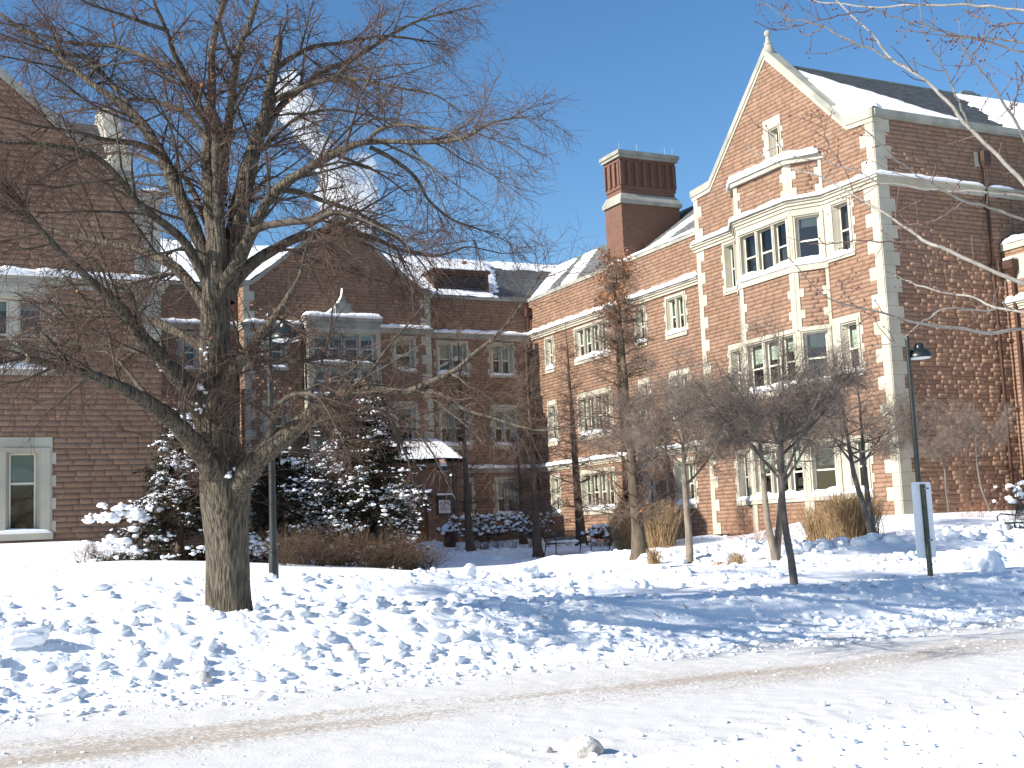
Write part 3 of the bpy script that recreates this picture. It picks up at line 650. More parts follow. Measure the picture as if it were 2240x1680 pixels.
# ------------------------------------------------------------------ long side wing
XW, YB = 30.55, 58.5
def side_wing():
    root = thing('side_wing', 'long sunlit sandstone wing with mullioned windows running back to the corner', 'building', (34, 50, 1.2)); K = 'wing'; ms = Masonry(root, 17)
    f = Fr((XW, YB), (XW, YF)); u = lambda Y: YB-Y; ex = []
    for (y0, y1, n) in ((56.5, 56.0, 1), (53.3, 50.5, 4), (47.55, 47.1, 1), (45.0, 43.9, 2)):
        for (z0, z1, bd) in ((9.95, 11.5, .55), (6.15, 8.0, .6), (2.45, 4.2, .5)):
            ex.append(window(root, K, f, u(y0), u(y1), z0, z1, n, (.26, .26), .24, .2, bd, .14, snow=.2, recess=.14))
    ms.wall('facade', f, 0.64, 13.92, ex)
    mb = MB(); cornice(mb, f, 0, f.U-.02, 12.08, .2, .3); mb.build('string_course', M['lime'], root); strip_on(K, f, 0.1, f.U-.05, 12.08, 0, .26, .2, 4)
    mb = MB(); cornice(mb, f, 0, f.U-.02, 4.9, .16, .26); mb.build('lower_string_course', M['lime'], root); strip_on(K, f, 0.1, f.U-.05, 4.9, 0, .22, .17, 5)
    mb = MB(); fbox(mb, f, 0, f.U-.02, 13.92, 14.1, -.35, .07); mb.build('parapet_coping', M['lime_old'], root)
    # roof
    xa, za, xr, zr = XW+.15, 14.02, 34.95, 17.1; L = math.hypot(xr-xa, zr-za); up = ((xr-xa)/L, 0, (zr-za)/L)
    a = (xa, 63.0, za); b = (xa, YF, za)
    valley = lambda uu, ss: uu > (4.4-ss*(4.4/L))-.1
    slates(root, a, b, up, L, seed=8, keep=valley)
    d = MB(); d.poly([(xr, 63, zr), (xr, YF, zr), (39.5, YF, za), (39.5, 63, za)]); d.build('rear_roof', M['louvre'], root)
    mb = MB(); mb.tube([(xr, 63, zr+.03), (xr, YF, zr+.03)], .08, 8); mb.build('ridge', M['green'], root)
    def mask(uu, ss):
        v = 4.4-ss*(4.4/L)
        m = np.minimum((v+1.5+1.3*(ss/L)-uu), .7)*.6                                  # drift in the valley
        m = np.maximum(m, np.minimum(np.minimum((v+4.9)-uu, uu-(v+3.0)), .5)*.7)
        m = np.maximum(m, np.where(uu > 13.0, np.minimum(.85-ss, .5)*.8, -1))       # along the parapet past the chimney
        m = np.maximum(m, np.where(uu > 14.7, np.minimum(.7-np.abs(uu-(15.6+.28*ss)), .5)*.8, -1))
        return np.where(uu < v-.1, -1, m*2.2-.25)
    roof_snow(K, a, b, up, L, mask, .08, .13, 14)
    strip_on(K, f, 8.8, f.U-.1, 14.1, -.3, .4, .13, 22)
    # downpipe
    mb = MB()
    for (y, zt) in ((49.25, 12.7), (58.2, 13.1)):
        mb = MB(); mb.box(XW-.34, XW-.06, y-.18, y+.18, zt, zt+.45); mb.box(XW-.24, XW-.11, y-.065, y+.065, .8, zt)
        for z in (3, 6, 9): mb.box(XW-.26, XW-.05, y-.1, y+.1, z, z+.06)
        mb.build('downpipe', M['pipe'], root)
    ms.finish('pink rock-faced sandstone blocks of the side wing')
    mb = MB(); mb.box(XW+.4, 39, YF, YB-.2, 1.0, 13.9); mb.build('core', M['room'], root)
side_wing(); flush_snow('wing', 'snow on the sills, string courses and roof of the long side wing')

def chimney():
    x0, x1, y0, y1 = XW-.06, 33.80, 48.39, 49.90
    root = thing('chimney', 'tall ribbed brick chimney with pale stone bands above the side wing', 'chimney', (32.1, 49.1, 14.0))
    mb = MB(); mb.box(x0, x1, y0, y1, 13.9, 16.86); mb.build('shaft', M['brick'], root)
    mb = MB(); mb.hexa([(x0-.10, y0-.10, 16.86), (x1+.10, y0-.10, 16.86), (x1+.10, y1+.10, 16.86), (x0-.10, y1+.10, 16.86)]+[(x0-.10, y0-.10, 17.05), (x1+.10, y0-.10, 17.05), (x1+.10, y1+.10, 17.05), (x0-.10, y1+.10, 17.05)])
    mb.hexa([(x0-.10, y0-.10, 17.05), (x1+.10, y0-.10, 17.05), (x1+.10, y1+.10, 17.05), (x0-.10, y1+.10, 17.05), (x0+.06, y0+.06, 17.38), (x1-.10, y0+.06, 17.38), (x1-.10, y1-.06, 17.38), (x0+.06, y1-.06, 17.38)]); mb.build('stone_offset', M['lime_old'], root)
    a0, a1, b0, b1 = x0+.10, x1-.16, y0+.10, y1-.10
    mb = MB(); mb.box(a0, a1, b0, b1, 17.38, 19.12); mb.box(a0-.05, a1+.05, b0-.05, b1+.05, 17.62, 17.78); mb.box(a0-.05, a1+.05, b0-.05, b1+.05, 18.96, 19.12); mb.build('upper_stack', M['brick'], root)
    n = 7
    for i in range(n+1):
        x = a0+(a1-a0)*i/n; w = .075 if 0 < i < n else .12; mb = MB(); mb.box(max(x-w, a0-.06), min(x+w, a1+.06), b0-.11, b0+.01, 17.78, 18.96); mb.build('rib', M['brick'], root)
    for i in range(4):
        y = b0+(b1-b0)*i/3; mb = MB(); mb.box(a0-.11, a0+.01, max(y-.09, b0), min(y+.09, b1), 17.785, 18.955); mb.build('rib', M['brick'], root)
    mb = MB(); mb.box(a0-.16, a1+.16, b0-.2, b1+.16, 19.12, 19.26); mb.box(a0-.22, a1+.22, b0-.26, b1+.22, 19.26, 19.44); mb.build('cap', M['lime_old'], root)
    for x in (a0+.6, a0+1.25): mb = MB(); mb.lathe((x, (b0+b1)/2, 19.44), [(.19, 0), (.19, .2), (.22, .21), (.22, .26), (.05, .3)], 14); mb.build('flue', M['steel'], root, True)
    mb = MB(); mb.lathe((a0+2.1, (b0+b1)/2, 19.44), [(.07, 0), (.07, .26), (.02, .27)], 10); mb.build('flue', M['sign_back'], root, True)
    mb = MB()
    for x in (a0, a1, a0+1.0, a0+2.6): mb.tube([(x, b0, 19.44), (x, b0, 19.85)], .012, 5)
    mb.build('lightning_rods', M['steel'], root)
chimney()

# ------------------------------------------------------------------ back wing with its own gable and oriel
YG = 57.5
def back_wing():
    root = thing('back_wing', 'shaded sandstone back wing with a gable, oriel window and snowy roof', 'building', (20, 62, 1.2)); K = 'back'; ms = Masonry(root, 23)
    f = Fr((24.31, YB), (XW, YB)); ex = []
    for (x0, x1, n) in ((25.2, 26.6, 2), (28.3, 29.3, 2)):
        for (z0, z1) in ((9.9, 11.5), (6.15, 8.0), (2.5, 4.2)):
            ex.append(window(root, K, f, x0-24.31, x1-24.31, z0, z1, n, (.26, .26), .24, .2, .5, .13, snow=.16, recess=.14))
    ms.wall('facade', f, .64, 13.92, ex)
    fl = Fr((7.0, YB), (14.62, YB)); ex = []
    for x0 in (9.4, 12.0):
        for (z0, z1) in ((9.9, 11.5), (6.15, 8.0), (2.5, 4.2)): ex.append(window(root, K, fl, x0-7, x0+1.2-7, z0, z1, 2, (.26, .26), .24, .2, .3, .13, snow=.14, recess=.14))
    ms.wall('left_facade', fl, .64, 13.92, ex)
    # gable
    fg = Fr((14.62, YG), (24.31, YG)); u = lambda x: x-14.62; ex = []
    fr_ret = Fr((14.62, YB), (14.62, YG)); ms.wall('return_wall', fr_ret, .64, 13.92, [])
    fr_r2 = Fr((24.31, YG), (24.31, YB)); ms.wall('right_return', fr_r2, .64, 13.92, [])
    ql = quoins(root, fg, 0, 1, .64, 13.9, .5, .34); qr = quoins(root, fg, fg.U, -1, .64, 13.9, .5, .34); ex += ql+qr
    for (x0, x1) in ((15.7, 16.5), (22.4, 23.2)):
        for (z0, z1) in ((9.9, 11.5), (6.15, 8.0)): ex.append(window(root, K, fg, u(x0), u(x1), z0, z1, 1, (.26, .26), .24, .2, .2, .13, snow=.14, recess=.14))
    ex.append((u(17.5), u(21.4), 4.8, 12.5))
    apx = u(19.42)
    def span(z):
        if z < 13.95: return (0, fg.U)
        h = (17.62-z)/.80; return (apx-h, apx+h) if h > .1 else None
    ms.wall('gable_wall', fg, .64, 17.6, ex, span)
    mb = MB(); gable_coping(mb, fg, [(-.1, 13.85), (.45, 13.9), (apx, 17.50)], -.4, .09, .24); gable_coping(mb, fg, [(apx, 17.50), (fg.U-.45, 13.9), (fg.U+.1, 13.85)], -.4, .09, .24); mb.build('gable_coping', M['lime_old'], root)
    mb = MB(); 
    for (q_, a_, b_, z_, p_, h_, m0_, m1_) in ((fg, 0, u(17.5), 12.05, .18, .28, 1, 0), (fg, u(21.4), fg.U, 12.05, .18, .28, 0, 1), (f, .2, f.U, 12.08, .18, .28, 0, 0), (fl, 0, fl.U-.2, 12.08, .18, .28, 0, 0), (f, .2, f.U, 4.95, .15, .25, 0, 0), (fr_ret, 0, .8, 12.055, .174, .28, 0, 0)):
        mb = MB(); cornice(mb, q_, a_, b_, z_, p_, h_, m0_, m1_); mb.build('string_course', M['lime_old'], root)
    strip_on(K, fg, 0, u(17.5), 12.05, 0, .24, .15, 3); strip_on(K, fg, u(21.4), fg.U, 12.05, 0, .24, .15, 4); strip_on(K, f, .2, f.U-.1, 12.08, 0, .24, .17, 5); strip_on(K, f, .2, f.U-.1, 4.95, 0, .22, .16, 6); strip_on(K, fl, 0, fl.U, 12.08, 0, .24, .16, 7)
    # oriel: shallow stone bay with two tiers of lights and a shaped pediment
    yo = YG-.55; fo = Fr((17.55, yo), (21.35, yo)); sl_ = Fr((17.55, YG), (17.55, yo)); sr_ = Fr((21.35, yo), (21.35, YG))
    for (z0, z1) in ((10.15, 11.55), (8.55, 9.95), (5.6, 7.6)):
        window(root, K, fo, .38, 3.42, z0, z1, 4, (.38, .38), .22, .12, .2, .14, quoin=False, snow=.1 if z0 != 8.55 else .14, recess=.12)
    mb = MB()
    for fr in (sl_, sr_): fbox(mb, fr, 0, fr.U-.02, 4.8, 12.2, -.3, 0)
    fbox(mb, fo, .02, fo.U-.02, 4.8, 5.4, -.5, .02); fbox(mb, fo, .02, fo.U-.02, 7.86, 8.40, -.5, .02); fbox(mb, fo, .02, fo.U-.02, 11.84, 12.2, -.5, .02); fbox(mb, fo, -.1, fo.U+.1, 12.2, 12.4, -.6, .12)
    mb.build('oriel', M['lime_old'], root); strip_on(K, fo, -.1, fo.U+.1, 12.4, -.5, .66, .2, 8)
    ped = []; c = 1.92
    for t in np.linspace(0, 1, 12): ped.append((c-1.0*(1-t)**2.2-.03*0, 12.4+1.45*t))
    ped += [(2*c-x, z) for x, z in ped[::-1]]
    mb = MB(); mb.prism([fo.P(x, z, -.35) for x, z in ped], fo.n*.3); mb.build('pediment', M['lime_old'], root)
    snow_strip(K, [fo.P(x, z, -.3) for x, z in ped[:12]], .2, .10, [fo.n]*12, 11)
    mb = MB(); fbox(mb, fo, 1.5, 2.3, 12.45, 13.1, -.1, .02); mb.build('crest_panel', M['lime_old'], root)
    # roofs
    za, yr, zr = 14.0, 63.0, 17.1; L = math.hypot(yr-YB, zr-za); up = (0, (yr-YB)/L, (zr-za)/L)
    a = (7.0, YB, za); b = (34.95, YB, za); W = 27.95
    keep = lambda uu, ss: uu < 23.5+ss*(4.45/L)+.1
    slates(root, a, b, up, L, seed=12, keep=keep)
    d = MB(); d.poly([(7, 67.5, za), (39.5, 67.5, za), (34.95, yr, zr), (7, yr, zr)]); d.build('rear_roof', M['louvre'], root)
    mb = MB(); mb.tube([(7, yr, zr+.04), (34.95, yr, zr+.04)], .08, 8); mb.build('ridge', M['green'], root)
    def mask(uu, ss):
        v = 23.5+ss*(4.45/L)
        m = np.full(uu.shape, .5)
        m = np.where(uu > 21.8+.35*ss, -.5+.9*np.clip((ss-4.25)/.6, 0, 1), m)             # bare slate by the valley, snow along the ridge
        m = np.where((uu > 21.8+.35*ss-.4) & (uu <= 21.8+.35*ss), .1, m)
        return np.where(uu > v+.1, -1, m)
    roof_snow(K, a, b, up, L, mask, .13, .2, 31)
    # roof of the gable (two slopes running back)
    d = MB(); d.poly([(14.6, YG+.3, 13.9), (19.42, YG+.3, 17.45), (19.42, 62.6, 17.45), (14.6, 62, 13.9)]); d.poly([(24.3, YG+.3, 13.9), (19.42, YG+.3, 17.45), (19.42, 62.6, 17.45), (24.3, 62, 13.9)]); d.build('gable_roof', M['snow_soft'], root)
    # eave coping
    mb = MB(); fbox(mb, f, .1, f.U, 13.92, 14.08, -.3, .09); mb.build('parapet_coping', M['lime_old'], root); mb = MB(); fbox(mb, fl, 0, fl.U-.1, 13.92, 14.08, -.3, .09); mb.build('parapet_coping', M['lime_old'], root)
    # louvred dormer
    x0, x1, yd, z0, z1 = 25.35, 28.35, YB+.55, 14.12, 15.5
    mb = MB(); mb.box(x0-.1, x0+.12, yd-.04, yd+2.3, z0, z1); mb.box(x1-.12, x1+.1, yd-.04, yd+2.3, z0, z1); mb.box(x0-.2, x1+.2, yd-.14, yd+2.6, z1, z1+.14); mb.box(x0+.12, x1-.12, yd-.03, yd+.05, z0, z0+.1); mb.box(x0+.12, x1-.12, yd+.2, yd+.3, z0, z1); mb.box(x0+.12, x1-.12, yd-.03, yd+.05, z1-.18, z1)
    dm = mb.build('dormer', M['brown'], root)
    for k in range(10):
        z = z0+.12+k*.106; m2 = MB(); m2.hexa([(x0+.12, yd-.02, z), (x1-.12, yd-.02, z), (x1-.12, yd+.12, z+.085), (x0+.12, yd+.12, z+.085), (x0+.12, yd-.02, z+.018), (x1-.12, yd-.02, z+.018), (x1-.12, yd+.12, z+.1), (x0+.12, yd+.12, z+.1)]); m2.build('slat', M['louvre'], dm)
    snow_strip(K, [(x0-.2, yd+.5, z1+.14), (x1+.2, yd+.5, z1+.14)], .6, .13, [np.array((0, -1., 0))]*2, 15)
    # entrance porch
    px0, px1, py = 20.6, 25.0, 55.8
    fp = Fr((px0, py), (px1, py)); fps = Fr((px1, py), (px1, YG))
    mb = MB(); fbox(mb, fp, 0, 1.85, .7, 5.1, -.35, 0); fbox(mb, fp, 2.5, fp.U, .7, 5.1, -.35, 0); fbox(mb, fp, 1.85, 2.5, 3.72, 5.1, -.35, 0); fbox(mb, fps, 0.02, fps.U, .7, 5.1, -.35, .02); fbox(mb, fp, -.1, fp.U+.1, 4.86, 5.1, -.3, .1)
    fbox(mb, fp, 2.5, 2.9, .7, 3.9, -.01, .06); fbox(mb, fp, fp.U-.32, fp.U, .7, 4.86, -.01, .05)
    po = mb.build('porch', M['mortar'], root)
    dmb = MB(); fbox(dmb, fp, 1.85, 2.5, 1.1, 3.72, -.22, -.16); dd = dmb.build('door', M['door'], root)
    for k in range(3): q = MB(); fbox(q, fp, 1.87+.21*k, 2.06+.21*k, 1.15, 3.68, -.165, -.145); q.build('plank', M['door'], dd)
    q = MB(); q.lathe(tuple(fp.P(2.4, 2.2, -.12)), [(.02, 0), (.03, .02), (.02, .05)], 8); q.build('handle', M['black'], dd)
    rfm = MB(); rfm.hexa([(px0-.2, py-.2, 5.1), (px1+.2, py-.2, 5.1), (px1+.2, YG-.05, 5.1), (px0-.2, YG-.05, 5.1), (px0-.2, py-.2, 5.16), (px1+.2, py-.2, 5.16), (px1-.6, YG-.05, 6.3), (px0-.2, YG-.05, 6.3)]); rfm.build('porch_roof', M['slate'], root)
    roof_snow(K, (px0-.2, py-.2, 5.16), (px1+.2, py-.2, 5.16), (0, .822, .570), 1.95, lambda uu, ss: np.where(uu < 4.75-.36*ss, .5, -1.), .16, .15, 41)
    ms.finish('rock-faced sandstone blocks of the back wing')
    mb = MB(); mb.box(15.1, 23.8, YG+.4, YB+6, 1.0, 13.8); mb.box(7, XW, YB+.4, YB+8, 1.0, 13.7); mb.build('core', M['room'], root)
back_wing(); flush_snow('back', 'snow on the roof, ledges and porch of the shaded back wing')

# ------------------------------------------------------------------ left hall
YL, XL = 37.0, 6.93
def left_hall():
    root = thing('left_hall', 'shaded sandstone hall at the left edge with tall gable and stone-framed windows', 'building', (1, 45, 1.5)); K = 'left'; ms = Masonry(root, 29)
    f = Fr((-5.9, YL), (XL, YL)); u = lambda x: x+5.9; ex = []
    ex += quoins(root, f, f.U, -1, 7.2, 12.0, .70, .60, .64, .03, 'lime_old')
    # ground window: one wide light, its frame carries down to the snow
    ex.append(window(root, K, f, u(2.76), u(3.46), 2.12, 4.36, 1, (.42, .42), .42, .16, .36, meet=.62, snow=.10, recess=.24))
    # upper pair
    ex.append(window(root, K, f, u(1.2), u(3.6), 6.75, 8.75, 3, (.40, .40), .3, .2, .15, .28, snow=.16, recess=.24))
    apx, apz, slp = u(.5), 17.0, .857
    def span(z):
        if z < 11.75: return (0, f.U)
        h = (apz-z)/slp; return (max(apx-h, 0), min(apx+h, f.U)) if h > .1 else None
    ms.wall('gable_wall', f, 1.12, 16.9, ex, span)
    mb = MB(); gable_coping(mb, f, [(apx, apz-.1), (u(6.35), apz-.1-(6.35-.5)*slp), (f.U+.1, 11.95)], -.45, .1, .28); gable_coping(mb, f, [(-.1, 11.95), (.45, 11.98), (apx, apz-.1)], -.45, .1, .28); mb.build('gable_coping', M['lime_old'], root)
    mb = MB(); cornice(mb, f, 0, f.U, 9.42, .2, .32, m1=1); mb.build('string_course', M['lime_old'], root); strip_on(K, f, 0, f.U+.15, 9.42, 0, .25, .17, 3)
    strip_on(K, f, u(6.4), f.U+.08, 12.24, -.4, .48, .1, 8)
    # roofs behind: gable roof running back, and a cross roof with stone end parapet
    d = MB(); d.poly([(XL, YL+.4, 11.9), (XL, 58, 11.9), (.5, 58, 16.7), (.5, YL+.4, 16.7)]); d.poly([(-5.9, YL+.4, 11.9), (-5.9, 58, 11.9), (.5, 58, 16.7), (.5, YL+.4, 16.7)]); d.build('gable_roof', M['louvre'], root)
    ya, za, yr, zr = 43.2, 14.2, 47.0, 17.5; L = math.hypot(yr-ya, zr-za); up = (0, (yr-ya)/L, (zr-za)/L)
    slates(root, (-5, ya, za), (6.5, ya, za), up, L, seed=44)
    roof_snow(K, (-5, ya, za), (6.5, ya, za), up, L, lambda uu, ss: np.where(uu > 9.3, np.minimum(1.0-ss+.9*(uu-10.5), .5)*.8, -1), .1, .14, 47)
    mb = MB(); mb.hexa([(6.5, ya-.3, 12.0), (7.15, ya-.3, 12.0), (7.15, yr+4, 12.0), (6.5, yr+4, 12.0), (6.5, ya-.3, 14.6), (7.15, ya-.3, 14.6), (7.15, yr+4, 14.6), (6.5, yr+4, 14.6)]); mb.hexa([(6.5, ya-.3, 14.6), (7.15, ya-.3, 14.6), (7.15, yr+4, 14.6), (6.5, yr+4, 14.6), (6.5, yr-.6, 18.05), (7.15, yr-.6, 18.05), (7.15, yr+.6, 18.05), (6.5, yr+.6, 18.05)]); mb.build('end_parapet', M['lime_old'], root)
    ms.finish('rock-faced sandstone blocks of the left hall')
    mb = MB(); mb.box(-5.8, XL-.05, YL+.4, 58, 1.0, 11.85); mb.build('core', M['mortar'], root)
left_hall(); flush_snow('left', 'snow along the ledges and sills of the left hall')
# ------------------------------------------------------------------ branches
class Tubes:
    def __init__(s): s.g = {}
    def add(s, P, Rr):              # P (N,K,3), R (N,K)
        P = np.asarray(P, float); Rr = np.asarray(Rr, float)
        if P.ndim == 2: P = P[None]; Rr = Rr[None]
        s.g.setdefault(P.shape[1], []).append((P, Rr))
    def geo(s, sides):
        VV = []; FF = []; n = 0
        for K, L in s.g.items():
            P = np.concatenate([a for a, _ in L]); Rr = np.concatenate([b for _, b in L]); N = len(P)
            T = np.gradient(P, axis=1); T /= np.linalg.norm(T, axis=2, keepdims=True)+1e-9
            m = np.abs(T.mean(1)@np.array((.3, .5, .81))) < .9
            ref = np.where(m[:, None], np.array((.3, .5, .81)), np.array((.9, -.3, .1)))[:, None, :]
            A = np.cross(T, np.broadcast_to(ref, T.shape)); A /= np.linalg.norm(A, axis=2, keepdims=True)+1e-9; B = np.cross(T, A)
            w = np.arange(sides)*2*np.pi/sides
            V = P[:, :, None, :]+Rr[:, :, None, None]*(np.cos(w)[None, None, :, None]*A[:, :, None, :]+np.sin(w)[None, None, :, None]*B[:, :, None, :])
            i = np.arange(N)[:, None, None]; k = np.arange(K-1)[None, :, None]; q = np.arange(sides)[None, None, :]; q2 = (q+1) % sides
            b0 = n+i*K*sides+k*sides; b1 = b0+sides
            F = np.stack([b0+q, b0+q2, b1+q2, b1+q], -1).reshape(-1, 4)
            VV.append(V.reshape(-1, 3)); FF.append(F); n += N*K*sides
        return np.vstack(VV), np.vstack(FF)
    def build(s, name, mat, parent, sides=4, smooth=True, **kw):
        V, F = s.geo(sides); return obj_np(name, V, F, mat, parent, smooth, **kw)
def nrm(v): return v/(np.linalg.norm(v, axis=-1, keepdims=True)+1e-9)
def resample(pts, K):               # Catmull-Rom through pts (M,C) -> K points by arc length
    p = np.asarray(pts, float); q = np.vstack([2*p[0]-p[1], p, 2*p[-1]-p[-2]]); out = []
    for i in range(1, len(q)-2):
        t = np.linspace(0, 1, 10, endpoint=False)[:, None]
        a, b, c, d = q[i-1], q[i], q[i+1], q[i+2]
        out.append(.5*((2*b)+(-a+c)*t+(2*a-5*b+4*c-d)*t*t+(-a+3*b-3*c+d)*t**3))
    out = np.vstack(out+[p[-1:]]); L = np.r_[0, np.cumsum(np.linalg.norm(np.diff(out[:, :3], axis=0), axis=1))]
    s = np.linspace(0, L[-1], K); return np.stack([np.interp(s, L, out[:, c]) for c in range(p.shape[1])], 1)
def spawn(P, Rr, n, rg, L, t=(.15, 1.0), ang=(30, 65), K=5, bend=(0, 0, 0), jit=.12, rs=.55, rmax=1.0, rmin=.002, taper=.3, lt=.5, flat=None):
    """n children on every branch of P (N,K,3); vectorised"""
    N, K0 = P.shape[:2]; idx = np.repeat(np.arange(N), n); m = len(idx)
    tt = rg.uniform(t[0], t[1], m); fi = tt*(K0-1); i = np.minimum(fi.astype(int), K0-2); w = (fi-i)[:, None]
    pos = P[idx, i]*(1-w)+P[idx, i+1]*w; tan = nrm(P[idx, i+1]-P[idx, i]); rad = Rr[idx, i]*(1-w[:, 0])+Rr[idx, i+1]*w[:, 0]
    rv = rg.normal(size=(m, 3))
    if flat is not None: rv = rv*np.array(flat)
    perp = nrm(rv-(rv*tan).sum(1, keepdims=True)*tan); a = np.radians(rg.uniform(ang[0], ang[1], m))[:, None]
    d = np.cos(a)*tan+np.sin(a)*perp; ln = (L[idx] if hasattr(L, '__len__') else L)*(1-lt*tt)*rg.uniform(.55, 1.3, m)
    r0 = np.clip(np.minimum(rad*rs, rmax), rmin, None); out = [pos]; p = pos; bend = np.asarray(bend, float)
    for k in range(K-1):
        d = nrm(d+bend/(K-1)+rg.normal(size=(m, 3))*jit); p = p+d*(ln/(K-1))[:, None]; out.append(p)
    Q = np.stack(out, 1); RR = r0[:, None]*np.linspace(1, taper, K)[None, :]
    return Q, RR
def limb_px(pts, d0, d1, rscale=1.0, K=16):
    """pts: (x, y, radius px) in the 2212-px picture; depth runs d0 -> d1 along the limb"""
    k = 2240/2212; m = len(pts); o = []
    for i, (x, y, r) in enumerate(pts):
        d = d0+(d1-d0)*i/(m-1); p = at(x*k, y*k, d); o.append((*p, r*k*d/FPX*rscale))
    o = resample(o, K); return o[:, :3], np.maximum(o[:, 3], .003)

# ------------------------------------------------------------------ the big bare linden
def big_tree():
    rg = np.random.default_rng(42); D = 15.3
    base = at(505, 1372, D); gz = Hs(base[0], base[1])
    root = thing('linden_tree', 'big bare linden with thick forked trunk and sawn-off limbs on the snow bank', 'tree', (base[0], base[1], gz))
    P, r = limb_px([(501, 1385, 58), (499, 1350, 53), (494, 1280, 47), (492, 1200, 45), (488, 1130, 48), (486, 1075, 53), (480, 1020, 50), (473, 960, 43), (469, 890, 39), (466, 820, 36), (464, 740, 33), (466, 660, 31), (470, 590, 27), (468, 520, 21)], D, D, 1.0, 40)
    # trunk with fluted, lumpy bark
    sides = 48; T = Tubes(); T.add(P, r); V, F = T.geo(sides); ax = np.repeat(P, sides, axis=0); dv = V-ax; th = np.tile(np.arange(sides)*2*np.pi/sides, len(P)); zz = V[:, 2]
    lum = 1+.05*np.sin(3*th+zz*1.3)+.09*(fbm(th*1.3+5, zz*.7, 5)-.5)+.075*(fbm(th*6.5, zz*1.1, 7, 3)-.5)+.05*(fbm(th*14, zz*2.4, 8, 2)-.5)
    V = ax+dv*lum[:, None]; obj_np('trunk', V, F, M['bark'], root, True)
    Ls = []                          # traced limbs: points, end depth offset
    def A(pts, de, ds=0.0): Ls.append((pts, ds, de))
    A([(468, 540, 20), (456, 450, 17), (450, 350, 14), (452, 260, 12), (457, 200, 10), (456, 125, 8), (464, 70, 7), (480, 10, 6), (486, -60, 4)], .6)
    A([(478, 600, 15), (476, 500, 13), (473, 400, 12), (471, 310, 11), (470, 262, 10)], -.3)
    A([(478, 420, 12), (484, 350, 11), (491, 300, 10), (500, 225, 9), (509, 150, 8), (516, 112, 7), (537, 62, 6), (556, 0, 5), (565, -60, 3)], -.9)
    A([(484, 650, 24), (497, 590, 23), (510, 490, 21), (530, 390, 19), (550, 310, 16), (570, 250, 13), (582, 175, 11), (591, 115, 10), (595, 76, 9)], .8)
    A([(572, 290, 9), (600, 237, 8), (645, 196, 7), (700, 152, 6), (750, 135, 5), (800, 105, 4.5), (850, 72, 4), (915, 40, 3), (978, 24, 2)], 1.9, .45)
    A([(588, 218, 7), (650, 191, 6), (710, 172, 5), (780, 172, 4), (850, 187, 3), (930, 203, 2), (985, 235, 1.5)], -.8, .6)
    A([(594, 150, 7), (630, 124, 6), (675, 101, 5), (740, 90, 4), (825, 73, 3), (925, 82, 2)], 2.2, .65)
    A([(476, 640, 18), (500, 590, 17), (526, 538, 15), (555, 475, 13), (590, 415, 11), (650, 370, 9.5), (710, 335, 8.5), (780, 305, 7), (850, 300, 6), (925, 300, 5), (995, 290, 4), (1050, 257, 3), (1105, 244, 1.5)], -1.6)
    A([(795, 302, 5), (820, 281, 4.5), (860, 272, 4), (925, 280, 3), (985, 300, 2), (1040, 360, 1.3)], -2.6, -1.0)
    A([(800, 318, 5), (850, 345, 4.5), (900, 385, 4), (925, 430, 3.5), (975, 470, 2.5), (1040, 490, 1.5)], -.2, -1.0)
    A([(600, 410, 7), (640, 414, 6), (700, 435, 5), (770, 462, 4), (830, 497, 3), (900, 560, 2), (935, 620, 1.3)], .8, -.6)
    A([(545, 500, 9), (575, 488, 8), (625, 480, 7), (685, 474, 6), (725, 456, 5), (800, 480, 3), (880, 515, 2)], -2.0, -.35)
    A([(480, 650, 16), (530, 582, 14), (590, 540, 11), (650, 511, 9), (725, 500, 7), (800, 515, 5.5), (875, 545, 4), (950, 556, 3), (1005, 536, 2), (1080, 552, 1.2)], 1.2)
    A([(466, 640, 19), (440, 545, 17), (400, 450, 15), (370, 380, 13), (340, 320, 12), (300, 260, 10), (240, 210, 8), (175, 165, 6.5), (100, 100, 5), (50, 65, 4), (-10, 25, 3)], .9)
    A([(300, 262, 7), (250, 190, 5), (200, 135, 4), (150, 115, 3), (60, 108, 2)], 2.0, .5)
    A([(452, 300, 9), (440, 255, 8.5), (415, 190, 8), (380, 120, 6.5), (360, 65, 5), (318, -30, 3)], -.8, .2)
    A([(412, 186, 7), (375, 150, 6), (300, 115, 5), (240, 95, 4), (150, 90, 3), (60, 60, 2)], 1.5, -.2)
    A([(362, 66, 5), (300, 45, 4), (225, 20, 3), (160, -10, 2)], -1.9, -.7)
    A([(348, 335, 8), (300, 311, 6.5), (225, 300, 5), (170, 285, 4), (95, 270, 3), (0, 245, 2)], -1.6, .4)
    A([(446, 300, 7), (400, 246, 6), (350, 225, 5), (280, 216, 4), (210, 235, 3), (120, 250, 2)], 1.9, .3)
    A([(462, 640, 13), (400, 525, 11), (350, 480, 9), (300, 440, 8), (260, 390, 7), (215, 340, 6), (165, 321, 5), (90, 307, 4), (-10, 300, 3)], -1.7)
    A([(462, 700, 14), (440, 655, 13), (380, 578, 11), (320, 547, 9.5), (260, 530, 8), (175, 510, 7), (100, 490, 6), (60, 462, 5), (-10, 420, 4)], 1.3)
    A([(452, 930, 26), (422, 858, 22), (384, 812, 19), (345, 767, 17), (310, 733, 15), (280, 692, 13), (248, 650, 11), (197, 605, 9), (145, 555, 7), (100, 508, 6), (40, 430, 4)], -1.4)
    A([(466, 780, 14), (430, 747, 11), (350, 701, 9), (270, 676, 7), (190, 672, 5.5), (100, 695, 4), (-10, 745, 3)], 1.6)
    A([(352, 778, 9), (325, 768, 8), (270, 752, 7), (200, 745, 6), (135, 741, 5), (60, 735, 4), (-10, 738, 3)], 1.6, -.42)
